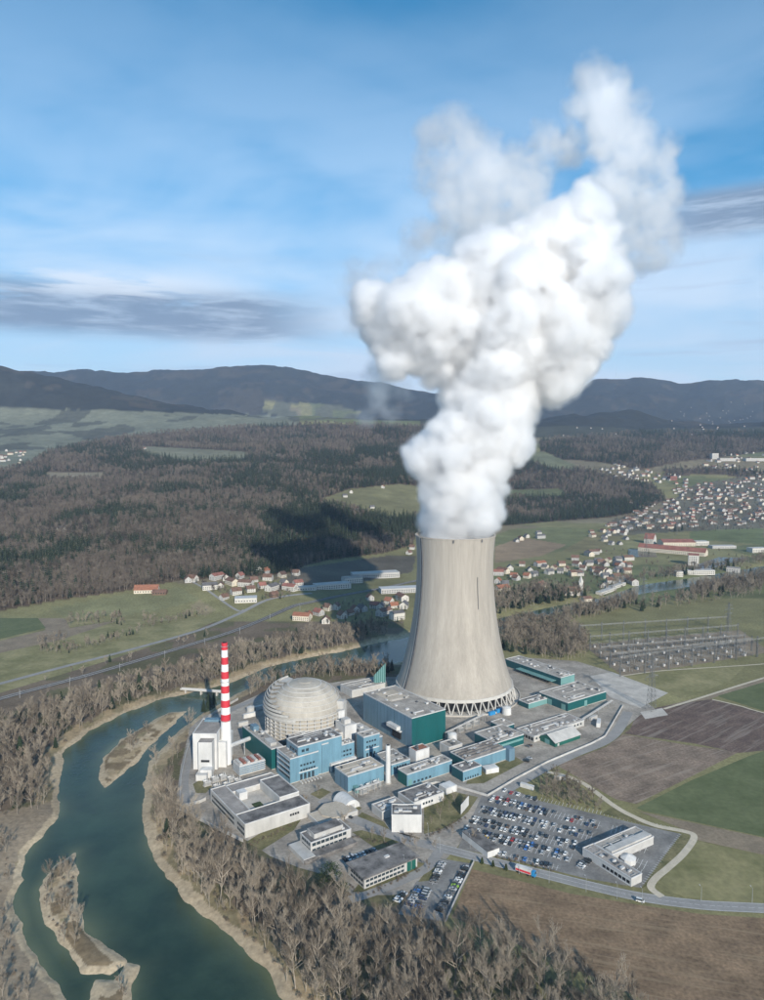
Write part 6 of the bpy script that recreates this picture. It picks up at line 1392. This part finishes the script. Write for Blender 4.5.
slab_house('warehouse', 'long white warehouse beside the railway', 332, 588, 62, 22, 8, R(22), 'wallwhite', 'offwhite'); slab_house('warehouse', 'long pale factory hall at the foot of the shaded field', 375, 577, 90, 26, 9, R(16), 'wallgrey', 'offwhite'); slab_house('warehouse', 'pale hall between the two long warehouses', 352, 582, 34, 22, 9, R(20), 'wallwhite', 'roof')
slab_house('warehouse', 'blue-grey warehouse roof just left of the cooling tower', 400, 592, 70, 22, 8, R(12), 'wallgrey', 'edge'); slab_house('warehouse', 'large white shed in the hamlet', 246, 601, 34, 20, 6, R(10), 'wallwhite', 'edge'); slab_house('warehouse', 'white flat shed beside the hamlet shed', 306, 589.5, 32, 14, 5, R(15), 'wallwhite', 'offwhite')
slab_house('farmhouse', 'farm with broad orange roof at the forest edge', 147, 592, 38, 16, 5, R(5), 'wallcream', pitched=7, rooft='orange'); slab_house('barn', 'low barn beside the orange-roofed farm', 160, 594, 22, 12, 3.5, R(0), 'timber', pitched=4, rooft='tilebrown')
slab_house('town_hall', 'pinkish red blocky building in the far town', 672, 480, 30, 28, 16, R(5), 'red' if False else 'tilered', 'tilered'); slab_house('apartment_block', 'large white block on the far hill at the right', 714, 459, 30, 25, 26, 0, 'wallwhite', 'offwhite'); slab_house('apartment_block', 'long white hall on the far hill', 728, 461, 90, 30, 12, 0, 'wallwhite', 'offwhite'); slab_house('apartment_block', 'long white hall at the far right edge', 755, 461, 100, 30, 12, 0, 'wallwhite', 'offwhite')
for k, (x, y) in enumerate([(606, 592), (616, 587), (622, 582)]): slab_house('greenhouse', 'long low white greenhouse near the church, %s of three' % ('front', 'middle', 'back')[k], x, y, 60, 10, 4, R(48), 'wallwhite', 'offwhite')
def church():
    p = on_ground(572, 595); root = empty('church', p, R(-8), 'white church with pointed steeple right of the cooling tower', 'church')
    w, r_ = house_parts(24, 12, 8, 6); w.build('nave', M['wallwhite'], root); r_.build('roof', M['tilebrown'], root)
    MB().box(11, 17, -3, 3, -1, 22).build('tower', M['wallwhite'], root); MB().cyl(14, 0, 4.2, .1, 22.01, 34, 4).build('spire', M['wallwhite'], root)
    win = MB().box(-.6, .6, -6.1, -5.95, 0, 3.6).mesh('window', M['glass'])
    for i in range(4): link('window', win, root, (-9 + i * 5, 0, 3))
church()
for nm, pts in (('canal', [(628, 549), (655, 550), (657, 557), (628, 557)]), ('canal', [(690, 567), (722, 556), (764, 547), (860, 535), (860, 541), (764, 553), (726, 564), (700, 572)])):
    sheet(nm, pts, .5, 'water', 'blue canal water beside the factory' if nm and pts[0][0] < 650 else 'blue canal reach right of the factory')

# ------------------------------------------------------------------ switchyard and pylons
def lattice(mb, h_, w0, w1, n, r=.12):
    for i in range(n):
        t0, t1 = i / n, (i + 1) / n; a, b = w0 + (w1 - w0) * t0, w0 + (w1 - w0) * t1; z0, z1 = h_ * t0, h_ * t1
        c0 = [(-a, -a), (a, -a), (a, a), (-a, a)]; c1 = [(-b, -b), (b, -b), (b, b), (-b, b)]
        for k in range(4):
            j = (k + 1) % 4; mb.tube((*c0[k], z0), (*c1[k], z1), r, n=3); mb.tube((*c0[k], z0), (*c1[j], z1), r * .7, n=3); mb.tube((*c0[j], z0), (*c1[k], z1), r * .7, n=3); mb.tube((*c1[k], z1), (*c1[j], z1), r * .7, n=3)
def pylon(x, y, h_, label, s=1., rz=.5):
    p = on_ground(x, y); root = empty('lattice_pylon', p, rz, label, 'pylon'); mb = MB(); lattice(mb, h_, 3.4 * s, .55 * s, 11, .13 * s); mb.build('mast', M['oldsteel'], root)
    for z, L_ in ((.62, 8.5), (.77, 10.5), (.90, 7.)):
        for sd in (-1, 1):
            m = MB(); q = (sd * L_ * s, 0, h_ * z + .3)
            for yy in (-.8, .8): m.tube((0, yy * s, h_ * z), q, .12 * s, n=3); m.tube((0, yy * s, h_ * z + 2.2 * s), q, .1 * s, n=3)
            for k in range(1, 5): t = k / 5; m.tube((q[0] * t, -.8 * s * (1 - t), h_ * z + .3 * t), (q[0] * t, .8 * s * (1 - t), h_ * z + 2.2 * s * (1 - t)), .08 * s, n=3)
            m.build('cross_arm', M['oldsteel'], root); MB().tube((q[0], 0, q[2]), (q[0], 0, q[2] - 3), .18 * s, n=5).build('insulator', M['darksteel'], root)
pylon(651, 710, 52, 'tall lattice pylon on the pale slab below the switchyard'); pylon(643, 606, 46, 'lattice pylon behind the switchyard'); pylon(646, 556, 50, 'lattice pylon beside the red factory roofs'); pylon(676, 535, 48, 'far lattice pylon above the factory', rz=.3); pylon(728, 632, 40, 'lattice pylon at the right rear of the switchyard', .9)
def gantry_row(p, q, posts, h_, where):
    a = Vector(at(*p)); c = Vector(at(*q)); d = c - a; L_ = d.length; ang = math.atan2(d.y, d.x); step = L_ / (posts - 1)
    for k in range(posts - 1):
        o_ = a + d * (k / (posts - 1)); root = empty('gantry', (o_.x, o_.y, 0), ang, 'steel portal gantry, %s from left in %s of the switchyard' % (nth(k + 1), where), 'gantry', 'switchyard gantries')
        for x in ((0, step - .9) if k == posts - 2 else (0,)):
            m = MB(); lattice(m, h_ + 3, .75, .4, 8, .11); o = m.build('post', M['oldsteel'], root); o.location = (x, 0, 0)
        m = MB()
        for yy in (-.6, .6):
            for zz in (-.6, .6): m.tube((0, yy, h_ + zz), (step, yy, h_ + zz), .12, n=3)
        nseg = 9
        for i in range(nseg):
            x0, x1 = step * i / nseg, step * (i + 1) / nseg; m.tube((x0, -.6, h_ - .6), (x1, -.6, h_ + .6), .08, n=3); m.tube((x0, .6, h_ + .6), (x1, .6, h_ - .6), .08, n=3); m.tube((x0, -.6, h_ + .6), (x1, .6, h_ + .6), .08, n=3)
        m.build('beam', M['oldsteel'], root)
        for i in range(6): MB().tube((step * (i + .5) / 6, 0, h_ - .7), (step * (i + .5) / 6, -.6, h_ - 3.4), .2, n=5).build('insulator', M['darksteel'], root)
gantry_row((579, 642), (728, 632), 8, 21, 'rear row'); gantry_row((620, 677), (757, 657), 7, 22, 'front row'); gantry_row((600, 658), (745, 645), 8, 13, 'middle row'); gantry_row((590, 650), (738, 638), 9, 17, 'rear middle row'); gantry_row((610, 668), (752, 651), 9, 16, 'front middle row'); gantry_row((757, 657), (850, 642), 4, 22, 'frontmost row, right edge')
def switch_bay(k, x, y, row):
    X, Y = at(x, y); root = empty('switch_bay', (X, Y, 0), R(20), 'rack of insulators, %s from left in %s of switchyard' % (nth(k), row), 'switchgear', 'switchgear racks'); r = random.Random(int(x * 7 + y))
    for yy in (-4, 0, 4):
        m = MB(); n = 4
        for i in range(n):
            if r.random() < .3: continue
            xx = -6 + i * 4 + r.uniform(-1.4, 1.4); hh = r.uniform(2.5, 7.5); m.box(xx - .14, xx + .14, yy - .14, yy + .14, 0, hh * .5); m.cyl(xx, yy, .26, .16, hh * .5, hh, 6)
        m.build('insulator_row', M[r.choice(('oldsteel', 'oldsteel', 'steel', 'darksteel'))], root); MB().tube((-6.5, yy, 6.2), (6.5, yy, 6.2), .1, n=4).build('busbar', M['steel'], root)
    MB().box(-3, -.5, -1.2, 1.2, 0, 2.6).build('breaker_cabinet', M['wallgrey'], root)
row_names = ['the front line', 'the second line', 'the third line', 'the fourth line', 'the fifth line']
for j, (p, q) in enumerate([((618, 672), (752, 655)), ((608, 666), (748, 650)), ((600, 660), (744, 646)), ((594, 654), (738, 641)), ((588, 648), (732, 636))]):
    for k in range(10): t = (k + .5) / 10; switch_bay(k + 1, p[0] + (q[0] - p[0]) * t, p[1] + (q[1] - p[1]) * t, row_names[j])
sheet('switchyard_gravel', [(583, 645), (650, 638), (740, 630), (770, 652), (700, 664), (622, 676)], .07, 'gravel' if False else 'dirtstrip', 'gravel bed of the switchyard')
# weir bridge and lamp posts
def bridge():
    a = Vector(at(181, 690)); c = Vector(at(222, 693)); d = c - a; root = empty('footbridge', (a.x, a.y, 0), math.atan2(d.y, d.x), 'pale concrete footbridge over the river behind the chimney', 'bridge'); L_ = d.length
    MB().box(0, L_, -1.6, 1.6, .6, 1.3).build('deck', M['concrete'], root)
    for s in (-1.55, 1.55): MB().box(0, L_, s - .08, s + .08, 1.31, 2.3).build('railing', M['edge'], root)
    for t in (.12, .5, .88): MB().box(L_ * t - .7, L_ * t + .7, -1.4, 1.4, -6, .59).build('pier', M['concrete'], root)
bridge()
for k, (x, y) in enumerate([(519, 874), (549, 883), (586, 892), (617, 899), (642, 904), (701, 902), (752, 903), (470, 849), (440, 853), (404, 871), (428, 838)]):
    X, Y = at(x, y); root = empty('street_lamp', (X, Y, 0), R(100), 'slim street lamp beside the road, %s from the left' % nth(sorted([519, 549, 586, 617, 642, 701, 752, 470, 440, 404, 428]).index(x) + 1), 'street lamp', 'street lamps along the roads')
    MB().cyl(0, 0, .12, .08, 0, 8.5, 6).build('pole', M['steel'], root); MB().tube((0, 0, 8.4), (1.6, 0, 8.7), .06, n=4).build('arm', M['steel'], root); MB().box(1.3, 2.1, -.18, .18, 8.66, 8.82).build('lamp_head', M['edge'], root)
def mast_row():
    pts = [(20, 698), (70, 685), (120, 671), (165, 658), (205, 645), (240, 634), (270, 620), (300, 611), (345, 602), (385, 593)]
    for k, (x, y) in enumerate(pts):
        X, Y, Z_ = on_ground(x, y); root = empty('catenary_mast', (X, Y, Z_), R(110), 'steel catenary mast beside the railway, %s from the left' % nth(k + 1), 'mast', 'catenary masts'); MB().box(-.15, .15, -.15, .15, 0, 9).build('post', M['steel'], root); MB().tube((0, 0, 7), (0, -4, 7.5), .08, n=4).build('bracket', M['steel'], root)
mast_row()
# ------------------------------------------------------------------ haze
def build_haze():
    m = bpy.data.materials.new('haze air'); m.use_nodes = True; t = m.node_tree; t.nodes.clear()
    o = t.nodes.new('ShaderNodeOutputMaterial'); pv = t.nodes.new('ShaderNodeVolumePrincipled')
    pv.inputs['Color'].default_value = (.55, .73, 1, 1); pv.inputs['Density'].default_value = 3.8e-5; pv.inputs['Anisotropy'].default_value = .1
    t.links.new(pv.outputs[0], o.inputs['Volume'])
    hb = MB().box(-11000, 11000, -600, 11300, -8, 1560).build('haze', m)
    tag(hb, 'bluish winter haze lying over the valley', 'haze', kind='stuff')
build_haze()
